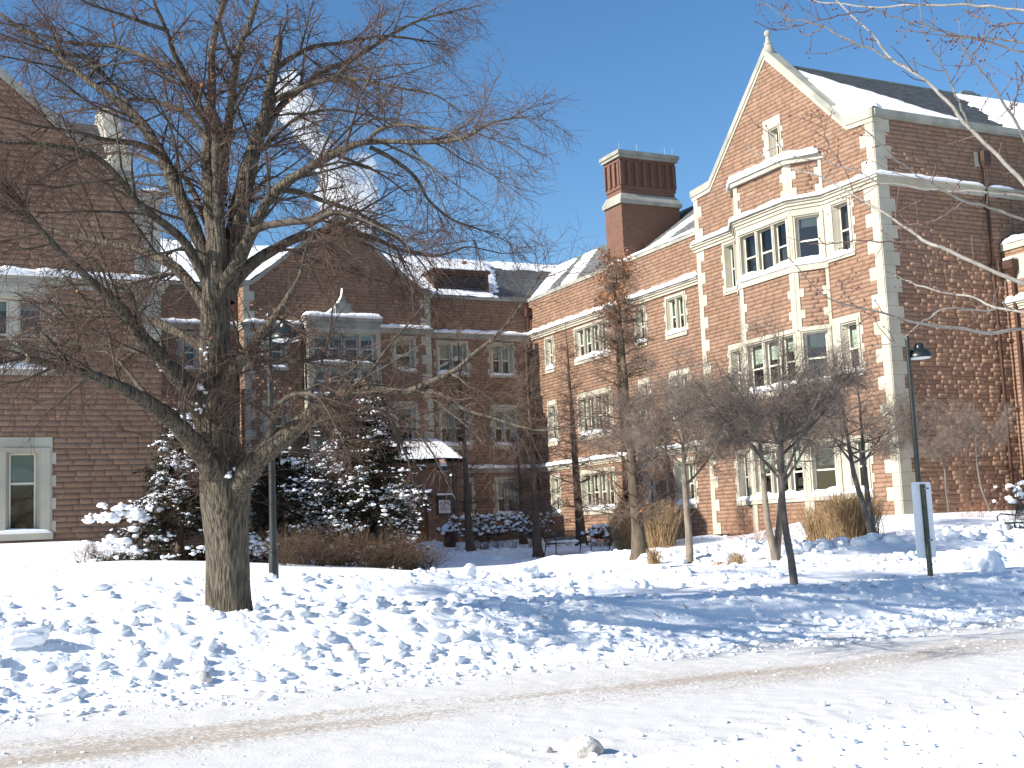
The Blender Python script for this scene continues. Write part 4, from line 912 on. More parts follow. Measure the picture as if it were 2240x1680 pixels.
    A([(500, 1085, 34), (470, 1030, 28), (438, 985, 24), (412, 950, 22), (381, 918, 20), (352, 893, 18), (324, 873, 16), (285, 848, 14), (244, 828, 12.5), (198, 810, 11), (152, 797, 10), (105, 784, 9), (61, 772, 8.5)], -2.0)
    A([(326, 876, 8), (305, 840, 6), (285, 812, 4), (258, 778, 2.5), (225, 755, 1.5)], -.2, -1.0)
    A([(496, 1085, 32), (520, 1045, 27), (547, 1003, 24), (604, 952, 21), (675, 895, 18), (730, 859, 15), (801, 838, 12), (860, 850, 10), (890, 848, 9), (935, 828, 7), (1000, 797, 5.5), (1038, 760, 4.5), (1091, 721, 3.5), (1140, 655, 2), (1180, 600, 1.2)], -2.2)
    A([(918, 846, 5), (960, 855, 4.5), (1006, 888, 4), (1060, 905, 3.2), (1102, 920, 3), (1160, 937, 2.2), (1225, 933, 1.3)], -2.8, -1.35)
    A([(478, 880, 16), (492, 820, 15), (520, 778, 13), (547, 743, 12), (580, 697, 10), (610, 653, 8), (640, 600, 5), (655, 540, 3)], -1.5)
    A([(578, 975, 8), (590, 910, 7), (598, 880, 6.5), (618, 860, 6), (635, 853, 5.5), (672, 856, 4), (700, 880, 2.5), (735, 940, 1.5)], -2.0, -.39)
    A([(470, 800, 9), (505, 770, 7), (560, 780, 5), (640, 782, 4), (760, 775, 3), (850, 800, 2)], 1.5)
    A([(466, 690, 9), (430, 640, 7), (395, 590, 5), (340, 600, 4), (260, 620, 3), (160, 660, 2), (60, 690, 1.4)], 2.4)
    A([(470, 560, 10), (505, 470, 8), (520, 400, 6), (560, 330, 5), (640, 255, 4), (720, 235, 3), (830, 255, 2)], 2.6)
    A([(468, 540, 9), (430, 440, 7), (395, 380, 5), (330, 350, 4), (250, 330, 3), (150, 370, 2)], 2.8)
    LP = []; LR = []; LN = []
    for pts, ds, de in Ls:
        p, q = limb_px(pts, D+ds, D+de, 1.0, 18); p = p+np.cumsum(rg.normal(0, .006, p.shape), 0)*np.linspace(0, 1, 18)[:, None]
        T = Tubes(); pp = resample(np.hstack([p, q[:, None]]), 40); T.add(pp[:, :3], pp[:, 3]*(1+.06*rg.normal(size=40)))
        big = q[0] > .055
        o = T.build('limb', M['bark'] if big else M['limb'], root, 14 if big else 8)
        LP.append(p); LR.append(q); LN.append(np.linalg.norm(np.diff(p, axis=0), axis=1).sum())
    # sawn faces on the two stubs
    for i in (1, 3, 25):
        p, q = LP[i], LR[i]; t = nrm(p[-1]-p[-2]); mb = MB(); mb.tube([p[-1]-t*.02, p[-1]+t*.012], [q[-1]*1.05, q[-1]*.98], 12); mb.build('sawn_end', M['cut_wood'] if i == 25 else M['limb'], root)
    b1P = []; b1R = []
    for p, q, L in zip(LP, LR, LN):
        n = max(5, int(L*4.2)); a, b = spawn(p[None], q[None], n, rg, .34*L+.30, (.18, .99), (28, 62), 7, (0, 0, -.12), .10, .50, .020, .006, .35, .68); b1P.append(a); b1R.append(b)
    # limbs' own tips go on as branches
    a, b = spawn(np.stack(LP), np.stack(LR), 2, rg, .45, (.97, 1), (5, 25), 7, (0, 0, -.1), .1, .8, .02, .005, .35, 0); b1P.append(a); b1R.append(b)
    b1P = np.concatenate(b1P); b1R = np.concatenate(b1R)
    # epicormic shoots on trunk and thick limbs
    b2P, b2R = spawn(b1P, b1R, 7, rg, .62, (.15, 1), (28, 60), 6, (0, 0, -.32), .14, .6, .008, .0034, .45, .4)
    s0, s1 = spawn(np.stack(LP), np.stack(LR), 9, rg, .55, (.1, .95), (40, 85), 6, (0, 0, .0), .2, .2, .006, .0034, .45, .2)
    b2P = np.concatenate([b2P, s0]); b2R = np.concatenate([b2R, s1])
    b3P, b3R = spawn(b2P, b2R, 6, rg, .30, (.15, 1), (28, 62), 4, (0, 0, -.25), .18, .75, .0038, .0023, .6, .3)
    T = Tubes(); T.add(b1P, b1R); T.build('branches', M['limb'], root, 5)['kind'] = 'stuff'
    T = Tubes(); T.add(b2P, b2R); T.add(b3P, b3R); o = T.build('twigs', M['twig'], root, 3); o['kind'] = 'stuff'
    # a few dead leaves still hanging
    pick = rg.integers(len(b3P), size=130); c = b3P[pick, -1]; leafs('dead_leaves', c, .035, M['rust_leaf'], root, rg)
    # shoots bristling from the trunk
    tp = P[14:30][None]; tr = r[14:30][None]; a, b = spawn(tp, tr, 230, rg, .85, (0, 1), (60, 100), 6, (0, 0, .25), .22, .02, .006, .0035, .5, 0)
    a2, b2 = spawn(a, b, 5, rg, .3, (.2, 1), (30, 60), 4, (0, 0, 0), .2, .7, .004, .0026, .6, .2); T = Tubes(); T.add(a, b); T.add(a2, b2); T.build('trunk_shoots', M['twig'], root, 3)['kind'] = 'stuff'
    # snow caught in the crotches
    mb = []
    for (x, y, s) in ((438, 835, .07), (432, 885, .05), (495, 1022, .07), (516, 1018, .06), (442, 760, .05), (356, 795, .06)): mb.append((at(x*2240/2212, y*2240/2212, D-.28), s))
    cc = np.repeat(np.array([m[0] for m in mb]), 6, 0)+rg.normal(0, .03, (36, 3)); snow_blobs('crotch_snow', cc, np.repeat(np.array([m[1] for m in mb]), 6)*rg.uniform(.2, .6, 36), root, rg, .8, False, rough=.3)
    return root
def leafs(name, c, s, mat, root, rg):
    n = len(c); d = nrm(rg.normal(size=(n, 3))); e = nrm(np.cross(d, rg.normal(size=(n, 3)))); ss = s*rg.uniform(.6, 1.3, (n, 1)); nn = np.cross(d, e)
    V = np.stack([c, c+d*ss+e*ss*.5+nn*ss*.15, c+d*ss*2, c+d*ss-e*ss*.5+nn*ss*.15], 1).reshape(-1, 3); F = np.arange(4*n).reshape(n, 4)
    o = obj_np(name, V, F, mat, root); o['kind'] = 'stuff'; return o
_ico = None
def ico():
    global _ico
    if _ico is None:
        bm = bmesh.new(); bmesh.ops.create_icosphere(bm, subdivisions=2, radius=1.0); bm.verts.ensure_lookup_table()
        v2 = np.array([v.co[:] for v in bm.verts]); f2 = np.array([[v.index for v in f.verts] for f in bm.faces]); bm.free()
        bm = bmesh.new(); bmesh.ops.create_icosphere(bm, subdivisions=1, radius=1.0); v1 = np.array([v.co[:] for v in bm.verts]); f1 = np.array([[v.index for v in f.verts] for f in bm.faces]); bm.free(); _ico = (v1, f1, v2, f2)
    return _ico
def blob_geo(c, s, rg, flat=.6, fine=False, rough=.28, stretch=.5):
    v1, f1, v2, f2 = ico(); v, f = (v2, f2) if fine else (v1, f1); n = len(c); m = len(v)
    s = np.broadcast_to(np.asarray(s, float), (n,)); S = s[:, None]*np.stack([rg.uniform(1-stretch*.6, 1+stretch, n), rg.uniform(1-stretch*.6, 1+stretch, n), flat*rg.uniform(.75, 1.3, n)], 1)
    a = rg.uniform(0, 2*np.pi, n); ca, sa = np.cos(a), np.sin(a)
    V = v[None]*(1+rg.normal(0, rough, (n, m, 1)).clip(-.5, .5)*.6)*S[:, None, :]
    V = np.stack([V[..., 0]*ca[:, None]-V[..., 1]*sa[:, None], V[..., 0]*sa[:, None]+V[..., 1]*ca[:, None], V[..., 2]], -1)+np.asarray(c)[:, None, :]
    F = (f[None]+np.arange(n)[:, None, None]*m).reshape(-1, 3); return V.reshape(-1, 3), F
def snow_blobs(name, c, s, root, rg, flat=.6, fine=True, mat='snow_soft', rough=.16, smooth=True):
    V, F = blob_geo(c, s, rg, flat, fine, rough); o = obj_np(name, V, F, M[mat], root, smooth); o['kind'] = 'stuff'; return o
big_tree()

# ------------------------------------------------------------------ small trees
def px_ground(x, y, d):             # foot of a thing seen at pixel (x, y) of the 2212-px picture, d metres away, set on the snow
    k = 2240/2212; p = at(x*k, y*k, d); return np.array([p[0], p[1], Hs(p[0], p[1])])
def small_tree(name, label, base, lean, fork, h, rx, r0, bark, twig, seed, stems=1, n1=9, n2=9, n3=9, zc=.62, group='bare ornamental trees', cscale=1.0, l1=.5, low=.0):
    rg = np.random.default_rng(seed); root = thing(name, label, 'tree', base, group); base = np.asarray(base, float)
    limbs = []
    for s in range(stems):
        sx = (s-(stems-1)/2)*.55*rx*.5; top = base+np.array([lean[0]+sx, lean[1]+rg.normal(0, .1), fork])
        mid = (base+top)/2+np.array([sx*.15+rg.normal(0, .03), rg.normal(0, .03), 0]); end = base+np.array([lean[0]*1.6+sx*1.4, lean[1]*1.6, h*.93])
        P = resample([np.r_[base-[0, 0, .15], r0*1.15], np.r_[base+(mid-base)*.3, r0], np.r_[mid, r0*.88], np.r_[top, r0*.72], np.r_[(top*2+end)/3, r0*.45], np.r_[end, .006]], 22)
        P[:, :2] += np.cumsum(rg.normal(0, .0035, (22, 2)), 0); T = Tubes(); T.add(P[:, :3], P[:, 3]); T.build('trunk', M[bark], root, 12)
        nl = int(9*cscale/stems)+3
        for i in range(nl):
            t = rg.uniform(.42, .62) if i < nl*.6 else rg.uniform(.6, .85); f = t*21; k = int(f); st = P[k, :3]; a = 2*np.pi*(i+rg.uniform(-.3, .3))/nl*1.7
            tgt = base+np.array([lean[0], lean[1], 0])+np.array([math.cos(a)*rx*rg.uniform(.65, .98), math.sin(a)*rx*rg.uniform(.65, .98), h*rg.uniform(zc-.12-low, zc+.2)])
            md = st*.5+tgt*.5+np.array([0, 0, -.10*rx+rg.normal(0, .1)]); Q = resample([np.r_[st, P[k, 3]*.55], np.r_[md, P[k, 3]*.36], np.r_[tgt, .007]], 12); limbs.append(Q)
            T = Tubes(); T.add(Q[:, :3], Q[:, 3]); T.build('limb', M[bark], root, 7)
        limbs.append(resample(P[9:], 12))
    Q = np.stack(limbs); LP, LR = Q[..., :3], Q[..., 3]
    a, b = spawn(LP, LR, n1, rg, l1*rx, (.2, 1), (30, 70), 6, (0, 0, .1), .16, .55, .014, .0045, .4, .35)
    a2, b2 = spawn(a, b, n2, rg, .34*rx**.7, (.1, 1), (35, 80), 5, (0, 0, .05), .22, .6, .006, .0036, .5, .3)
    a3, b3 = spawn(a2, b2, n3, rg, .17*rx**.6, (.1, 1), (35, 85), 4, (0, 0, 0), .26, .8, .0042, .0030, .6, .3)
    T = Tubes(); T.add(a, b); T.build('branches', M[bark], root, 4)['kind'] = 'stuff'
    T = Tubes(); T.add(a2, b2); T.add(a3, b3); T.build('twigs', M[twig], root, 3)['kind'] = 'stuff'
    return root, a3
S1 = px_ground(1717, 1262, 19.3)
small_tree('crabapple_tree', 'slim grey-trunked bare tree at the kerbside left of the road sign', S1, (.06, .0), 2.2, 4.4, 1.5, .060, 'crab_bark', 'crab_twig', 3, 1, 9, 9, 7, .68)
S2 = px_ground(1676, 1198, 26)
small_tree('crabapple_tree', 'forked pale-barked bare tree behind the kerbside tree', S2, (.1, .1), 1.9, 4.9, 2.0, .08, 'pale_bark', 'crab_twig', 5, 2, 9, 9, 7, .66)
S3 = px_ground(1490, 1200, 27)
small_tree('crabapple_tree', 'round bare tree with pale trunk just right of the shaggy cypress', S3, (.05, .1), 1.6, 5.0, 1.75, .085, 'pale_bark', 'crab_twig', 7, 1, 11, 10, 8, .64)
S5 = px_ground(1885, 1140, 32)
small_tree('crabapple_tree', 'twin-stemmed bare tree before the pavilion corner', S5, (-.25, .1), 1.9, 5.5, 2.0, .085, 'crab_bark', 'crab_twig', 9, 2, 9, 9, 8, .64)
S6 = px_ground(2142, 1118, 40)
small_tree('young_tree', 'thin young tree against the shaded end wall', S6, (-.1, .1), 1.5, 4.3, 1.2, .045, 'crab_bark', 'crab_twig', 13, 1, 7, 7, 6, .62)
S7 = px_ground(2050, 1105, 41)
small_tree('young_tree', 'faint twiggy sapling behind the right lamp post', S7, (-.1, .1), 1.4, 4.0, 1.15, .04, 'crab_bark', 'crab_twig', 15, 1, 7, 7, 5, .62)

def cypress(label, base, h, rmax, r0, bark, seed, dens=1.0, low=.12, leaves=0, lean=0.0, twig='cyp_twig', flare=1.6, n3=7):
    rg = np.random.default_rng(seed); base = np.asarray(base, float); root = thing('bald_cypress', label, 'tree', base, 'conical bare cypresses in the court')
    K = 30; t = np.linspace(0, 1, K); P = base+np.stack([lean*t+np.cumsum(rg.normal(0, .006, K)), np.cumsum(rg.normal(0, .006, K)), -.1+h*t], 1); r = r0*((1-t)*.95+.02)*(1+(flare-1)*np.exp(-t*h/.35)); T = Tubes(); T.add(P, r); T.build('trunk', M[bark], root, 12)
    n = int(70*dens); tt = np.sort(rg.uniform(low, .97, n)); idx = tt*(K-1); i = idx.astype(int); pos = P[i]; a = np.arange(n)*2.4+rg.uniform(-.4, .4, n)
    ln = rmax*(1-tt)**.75*rg.uniform(.65, 1.15, n)*np.where(tt < low+.12, .8, 1); up = rg.uniform(.05, .40, n)
    d = np.stack([np.cos(a), np.sin(a), up], 1); k2 = 8; q = [pos]; p = pos; 
    for k in range(k2-1): d = nrm(d+np.array([0, 0, .02])+rg.normal(0, .05, (n, 3))); p = p+d*(ln/(k2-1))[:, None]; q.append(p)
    A = np.stack(q, 1); B = (np.clip(r[i]*.35, .006, .022))[:, None]*np.linspace(1, .25, k2)[None]
    a2, b2 = spawn(A, B, int(9*dens), rg, .38*rmax**.5, (.12, 1), (35, 70), 5, (0, 0, .0), .14, .6, .006, .0036, .5, .4, flat=(1, 1, .5))
    a3, b3 = spawn(a2, b2, n3, rg, .16, (.1, 1), (35, 75), 4, (0, 0, 0), .2, .8, .004, .003, .6, .3)
    T = Tubes(); T.add(A, B); T.build('branches', M[bark if bark != 'cyp_pale' else 'cyp_bark'], root, 4)['kind'] = 'stuff'
    T = Tubes(); T.add(a2, b2); T.add(a3, b3); T.build('twigs', M[twig], root, 3)['kind'] = 'stuff'
    if leaves:
        z = a3[:, -1, 2]; pr = np.clip((z-base[2]-h*.74)/(h*.12), 0, 1)+.03; pick = (rg.random(len(z)) < pr*leaves) & (fbm(a3[:, -1, 0]*3, z*3, seed) > .52); c = a3[pick, -1]
        c = np.repeat(c, 4, 0)+rg.normal(0, .05, (len(c)*4, 3)); leafs('rust_foliage', c, .045, M['rust_leaf'], root, rg)
    return root, a3
cypress('shaggy cypress with a stout buttressed trunk and rusty leaves at its top', px_ground(1383, 1203, 29), 7.6, 2.0, .17, 'cyp_pale', 21, 1.6, .14, .32, -.32, flare=1.8, n3=9)
cypress('slender cypress nearest the bench with a dark trunk', px_ground(1163, 1182, 45), 8.6, 2.0, .17, 'cyp_bark', 22, 1.15, .10, 0, -.12, n3=8)
cypress('leftmost slender cypress by the porch', px_ground(1015, 1170, 49), 9.6, 1.9, .17, 'cyp_bark', 23, 1.0, .10, 0, -.2, n3=7)
cypress('dark cypress standing behind the long bench against the sunny wall', px_ground(1255, 1140, 52), 9.8, 2.1, .22, 'cyp_bark', 24, 1.2, .10, .1, -.3, n3=8)
cypress('smallest cypress with snow on its lower boughs in the court corner', px_ground(1130, 1150, 55), 5.2, 1.3, .16, 'cyp_bark', 25, 1.2, .12, 0, -.1, n3=8)

# ------------------------------------------------------------------ snow-laden evergreens by the left hall
def evergreen(label, base, h, prof, seed, nb=130, lean=(0, 0), snow=1.0, clump=420, squash=1.0):
    """prof: (height fraction, reach) pairs; boughs droop, needle sprays hang from them, snow sits on top"""
    rg = np.random.default_rng(seed); base = np.asarray(base, float); root = thing('snowy_evergreen', label, 'tree', base, 'snow-laden evergreens by the left hall')
    K = 14; t = np.linspace(0, 1, K); P = base+np.stack([lean[0]*t, lean[1]*t, -.1+h*t*.97], 1); T = Tubes(); T.add(P, .11*(1-t*.9)); T.build('trunk', M['cyp_bark'], root, 8)
    tt = np.sort(rg.uniform(0.02, .98, nb)); a = np.arange(nb)*2.39996+rg.uniform(-.5, .5, nb); reach = np.interp(tt, [p[0] for p in prof], [p[1] for p in prof])*rg.uniform(.6, 1.12, nb)
    i = np.minimum((tt*(K-1)).astype(int), K-2); p = P[i]; d = np.stack([np.cos(a), np.sin(a)*squash, rg.uniform(.05, .5, nb)*(.4+tt)], 1); q = [p]
    for k in range(7): d = nrm(d+np.array([0, 0, -.07])+rg.normal(0, .07, (nb, 3))); p = p+d*(reach/7)[:, None]; q.append(p)
    A = np.stack(q, 1); A[..., 2] = np.maximum(A[..., 2], base[2]+.08); B = np.full((nb, 1), .018)*np.linspace(1, .25, 8)[None]
    a2, b2 = spawn(A, B, 12, rg, .42, (.2, 1), (30, 70), 5, (0, 0, -.25), .15, .6, .007, .004, .5, .35, flat=(1, 1, .45))
    T = Tubes(); T.add(A, B); T.add(a2, b2); T.build('boughs', M['bramble'], root, 3)['kind'] = 'stuff'
    # needle sprays: thin blades along every twig
    n = len(a2); m = 34; idx = np.repeat(np.arange(n), m); f = rg.uniform(0, 3.99, n*m); j = f.astype(int); w = (f-j)[:, None]
    c = a2[idx, j]*(1-w)+a2[idx, j+1]*w; tn = nrm(a2[idx, j+1]-a2[idx, j]); rv = rg.normal(size=(n*m, 3)); pp = nrm(np.cross(tn, rv)); dr = nrm(tn*.7+pp*.9+np.array([0, 0, -.15])); L = rg.uniform(.06, .13, (n*m, 1)); sd = nrm(np.cross(dr, rg.normal(size=(n*m, 3))))*.0085
    V = np.stack([c-sd, c+sd, c+dr*L], 1).reshape(-1, 3); F = np.arange(3*n*m).reshape(-1, 3); dry = (rg.random(n)[idx] < .28).astype(int)
    o = obj_np('needles', V, F, [M['needle'], M['needle_dry']], root, midx=dry); o['kind'] = 'stuff'
    # snow on the upper side of outer twigs, in clumps
    tip = a2[:, 2:, :].reshape(-1, 3); ax = base[:2]+np.outer((tip[:, 2]-base[2])/h, lean); rr = np.hypot(*(tip[:, :2]-ax).T); lim = np.interp((tip[:, 2]-base[2])/h, [p_[0] for p_ in prof], [p_[1] for p_ in prof])
    pat = fbm(tip[:, 0]*1.3+seed, tip[:, 2]*1.3+tip[:, 1]*.8, seed, 3); ok = np.where((rr > lim*.45) & (pat > .44))[0]; pk = rg.choice(ok, min(len(ok), int(clump*snow)), replace=False)
    c = tip[pk]+np.array([0, 0, .03]); s = rg.gamma(1.5, .015, len(pk)).clip(.010, .09)
    c2 = np.repeat(c, 3, 0)+rg.normal(0, 1, (len(c)*3, 3))*np.repeat(s, 3)[:, None]*np.array([1.5, 1.5, .5]); s2 = np.repeat(s, 3)*rg.uniform(.35, .8, len(c)*3)
    snow_blobs('clinging_snow', np.vstack([c, c2]), np.r_[s, s2], root, rg, .62, False, rough=.2)
    return root
E1 = px_ground(385, 1205, 29.8); E2 = px_ground(610, 1200, 31.5); E3 = px_ground(786, 1190, 32.3)
evergreen('spreading snowy evergreen reaching left in front of the left hall', E1, 4.0, ((0, 2.3), (.12, 2.35), (.25, 1.6), (.5, 1.15), (.8, .7), (1, .1)), 31, 170, (.35, .3), 1.2, 2300, .8)
evergreen('low snowy evergreen behind the tall lamp post', E2, 3.3, ((0, 1.5), (.3, 1.4), (.6, 1.0), (1, .15)), 33, 120, (0, 0), .9, 1200, 1.0)
evergreen('tall dark snowy evergreen beside the porch', E3, 5.4, ((0, 1.5), (.12, 1.75), (.35, 1.95), (.55, 1.70), (.8, 1.0), (1, .15)), 35, 300, (.05, 0), 1.0, 2800, 1.15)
# broad pads of snow on the lowest left boughs
rg = np.random.default_rng(77); c = []
for (x, y, s, d) in ((250, 1112, .22, 29.0), (285, 1105, .24, 29.1), (310, 1122, .18, 29.0), (235, 1172, .22, 28.8), (262, 1180, .16, 28.7), (215, 1120, .14, 29.0), (550, 1175, .18, 30.0), (575, 1185, .13, 30.0), (535, 1160, .12, 30.2), (300, 1190, .16, 28.7), (345, 1160, .15, 28.9), (430, 1190, .15, 29)):
    c.append((*at(x*2240/2212, y*2240/2212, d), s))
c = np.array(c); V, F = blob_geo(np.repeat(c[:, :3], 26, 0)+rg.normal(0, 1, (len(c)*26, 3))*[1.1, .8, .42]*np.repeat(c[:, 3], 26)[:, None], np.repeat(c[:, 3], 26)*rg.gamma(2, .14, len(c)*26).clip(.08, .6), rg, .62, True, .22)
o = obj_np('bough_snow', V, F, M['snow_soft'], None, True, origin=(5, 29, 1.2)); tag(o, 'thick pads of snow weighing down the low evergreen boughs', 'snow', kind='stuff')

def brush(name, label, pts, hgt, mat, seed, n=26, spread=.45, twigs=7, kind=None, group=None, r=.0045, root=None, cat='shrub', up=1.0, tr=.0032):
    """a thicket of thin stems rising from several feet"""
    rg = np.random.default_rng(seed); c = np.array([(x, y, Hs(x, y)) for x, y in pts]); o = root or thing(name, label, cat, c.mean(0), group)
    st = np.repeat(c, n, 0)+rg.normal(0, .10, (len(c)*n, 3))*[1, 1, 0]; m = len(st); d = nrm(np.stack([rg.normal(0, spread, m), rg.normal(0, spread, m), np.full(m, up)], 1)); L = hgt*rg.uniform(.55, 1.15, m); p = st-np.array([0, 0, .05]); q = [p]
    for k in range(5): d = nrm(d+rg.normal(0, .10, (m, 3))+np.array([0, 0, -.05])); p = p+d*(L/5)[:, None]; q.append(p)
    A = np.stack(q, 1); B = np.full((m, 1), r)*np.linspace(1, .5, 6)[None]; T = Tubes(); T.add(A, B)
    if twigs: a2, b2 = spawn(A, B, twigs, rg, hgt*.32, (.3, 1), (25, 60), 4, (0, 0, 0), .2, .7, tr, .0026, .6, .2); T.add(a2, b2)
    T.build('stems', M[mat], o, 3)['kind'] = 'stuff'
    return o, A
br = np.random.default_rng(5)
fp = [px_ground(x, y, d)[:2] for x, y, d in ((610, 1200, 27.5), (650, 1200, 28), (690, 1200, 28), (730, 1198, 28.3), (770, 1198, 28.3), (810, 1198, 28.5), (850, 1196, 28.6), (890, 1194, 28.8), (920, 1192, 29), (640, 1195, 29), (720, 1195, 29.3), (800, 1195, 29.4), (870, 1192, 29.6))]
o, A_ = brush('dry_brush', 'tangle of dry brown brush at the foot of the evergreens', fp, .95, 'bramble', 51, 60, .55, 6); o['kind'] = 'stuff'
o, _ = brush('dry_brush', 'wispy bare bush poking from the drift under the left hall window', [px_ground(x, y, d)[:2] for x, y, d in ((180, 1195, 30), (205, 1198, 29.5), (225, 1200, 29))], .7, 'bramble', 52, 20, .7, 5)
brush('red_stem_bush', 'reddish bare shrub under the bay window', [px_ground(x, y, d)[:2] for x, y, d in ((1600, 1150, 34), (1625, 1150, 34), (1650, 1150, 34), (1675, 1150, 34), (1700, 1150, 34.5))], 1.25, 'redstem', 53, 22, .4, 6)
brush('red_stem_bush', 'thin reddish shrub beside the striped bench wall', [px_ground(x, y, d)[:2] for x, y, d in ((1185, 1135, 52), (1205, 1135, 52), (1225, 1135, 52))], 1.1, 'redstem', 54, 22, .4, 5)
brush('bare_bush', 'small bare bush at the snow edge below the thin young tree', [px_ground(x, y, d)[:2] for x, y, d in ((2090, 1125, 37), (2115, 1125, 37))], .75, 'redstem', 58, 18, .5, 5)
def grass_clump(label, base, h, w, n, seed):
    rg = np.random.default_rng(seed); base = np.asarray(base, float); o = thing('ornamental_grass', label, 'grass clump', base, 'dry ornamental grass clumps')
    st = base+np.stack([rg.normal(0, w*.28, n), rg.normal(0, w*.28, n), np.full(n, -.05)], 1); d = nrm(np.stack([rg.normal(0, .16, n), rg.normal(0, .16, n), np.ones(n)], 1)); L = h*rg.uniform(.55, 1.1, n); p = st; q = [p]
    for k in range(5): d = nrm(d+rg.normal(0, .035, (n, 3))+np.stack([d[:, 0]*.12, d[:, 1]*.12, -np.full(n, .03)*k], 1)); p = p+d*(L/5)[:, None]; q.append(p)
    T = Tubes(); T.add(np.stack(q, 1), np.full((n, 1), .0055)*np.array([1, 1, .9, .8, 1.2, .5])[None]); T.build('blades', M['grass'], o, 3)['kind'] = 'stuff'
for i, (x, y, d, h, w, n, lab) in enumerate(((1830, 1150, 33, 1.45, .85, 900, 'widest tan grass clump under the right of the bay'), (1872, 1150, 33.5, 1.2, .55, 400, 'tan grass clump next to the twin-stemmed tree'), (1765, 1150, 34, 1.15, .5, 500, 'narrow tan grass clump left of the widest clump'),
        (1425, 1150, 43, 1.6, .8, 800, 'tall tan grass clump by the court lamp post'), (1352, 1148, 44, 1.5, .6, 600, 'tan grass clump left of the buttressed cypress trunk'), (1590, 1190, 25.5, .35, .22, 130, 'small tuft of dry grass poking from the snow near the pale tree'), (1412, 1212, 27, .38, .25, 150, 'small dry grass tuft at the foot of the buttressed cypress'), (1560, 1205, 25, .18, .4, 120, 'flattened dry grass tuft in the snow'))):
    grass_clump(lab, px_ground(x, y, d), h, w, n, 60+i)
# snow-capped hydrangeas
def hydrangea(label, base, w, h, n, seed):
    rg = np.random.default_rng(seed); base = np.asarray(base, float); o = thing('hydrangea_bush', label, 'shrub', base, 'snow-capped flower shrubs')
    _, A = brush('', '', [(base[0]+rg.uniform(-w/2, w/2), base[1]+rg.uniform(-.25, .25)) for _ in range(8)], h, 'bramble', seed, 10, .30, 3, root=o)
    tips = A[:, -1]; pk = rg.choice(len(tips), min(n, len(tips)), replace=False); c = tips[pk]
    snow_blobs('flower_snow', c+[0, 0, .04], rg.uniform(.06, .10, len(c)), o, rg, .9, False, rough=.2)
    V, F = blob_geo(c-[0, 0, .02], rg.uniform(.06, .09, len(c)), rg, .8, False, .3); q = obj_np('flower_heads', V, F, M['bramble'], o); q['kind'] = 'stuff'
for i, (x, y, d, w, lab) in enumerate(((1010, 1148, 52, .9, 'snow-capped flower shrub right beside the porch lamp'), (1050, 1148, 52, 1.1, 'second snow-capped flower shrub from the porch'), (1090, 1148, 52.5, 1.1, 'third snow-capped flower shrub from the porch'), (1150, 1146, 53, .9, 'snow-capped flower shrub in the court corner'), (1300, 1130, 50, 1.2, 'low snow-capped shrub under the sunlit four-light window'), (1325, 1132, 49, .8, 'snow-capped shrub right of the curved bench arm'), (2205, 1100, 35.5, .9, 'snow-capped flower shrub at the right edge'))):
    hydrangea(lab, px_ground(x, y, d), w, 1.35 if i < 4 else .8 if i < 6 else 1.15, 60, 80+i)
# ------------------------------------------------------------------ street furniture
def lamp_post(label, base, H_, arm, mat='lamp_green', snowcap=False, head=1.0):
    base = np.asarray(base, float); root = thing('lamp_post', label, 'lamp post', base, 'dark lamp posts'); x, y, z = base; m = M[mat]
    mb = MB(); mb.lathe((x, y, z-.2), [(.088, 0), (.088, .2), (.086, .70), (.080, .86), (.070, .90)], 20); mb.build('base_sleeve', m, root, True)
    mb = MB(); mb.lathe((x, y, z+.66), [(.093, 0), (.093, .035)], 20); mb.build('collar', m, root, True)
    mb = MB(); mb.lathe((x, y, z+.69), [(.066, 0), (.048, H_-.69-.1)], 18); mb.lathe((x, y, z+H_-.1), [(.055, 0), (.055, .05), (.03, .10), (.012, .11)], 14); mb.build('pole', m, root, True)
    hz = z+H_-.42; hx = x+arm
    mb = MB(); mb.tube([(x, y, hz+.06), (x+arm*.45, y, hz+.06), (hx-.05*np.sign(arm), y, hz+.10)], [.034, .030, .034], 8); mb.build('arm', m, root, True)
    s = head; mb = MB(); mb.lathe((hx, y, hz-.10*s), [(.275*s, 0), (.29*s, .015*s), (.29*s, .05*s), (.275*s, .09*s), (.235*s, .15*s), (.17*s, .20*s), (.125*s, .225*s), (.12*s, .30*s), (.10*s, .335*s), (.05*s, .36*s), (.015*s, .37*s)], 28); mb.build('lamp_head', m, root, True)
    mb = MB(); mb.lathe((hx, y, hz-.125*s), [(.05*s, 0), (.20*s, .008*s), (.255*s, .024*s)], 24); mb.build('lens', M['sign_back'], root, True)
    if snowcap:
        mb = MB(); mb.lathe((hx, y, hz+.09*s), [(.20*s, 0), (.19*s, .08*s), (.15*s, .2*s), (.10*s, .31*s), (.03*s, .35*s)], 12); mb.build('snow_cap', M['snow_soft'], root, True)
    return root
lamp_post('tall dark lamp post beside the big linden', px_ground(592, 1272, 22), 5.05, .30)
lamp_post('dark lamp post rising behind the road sign', px_ground(1996, 1185, 28.5), 5.08, .36)
lamp_post('far lamp post by the porch with snow on its head', px_ground(983, 1150, 55), 3.75, -.50, 'black', True, 1.05)
lamp_post('lamp post in the court beside the tall grass', px_ground(1449, 1152, 47), 4.55, -.62, 'black', True, 1.15)

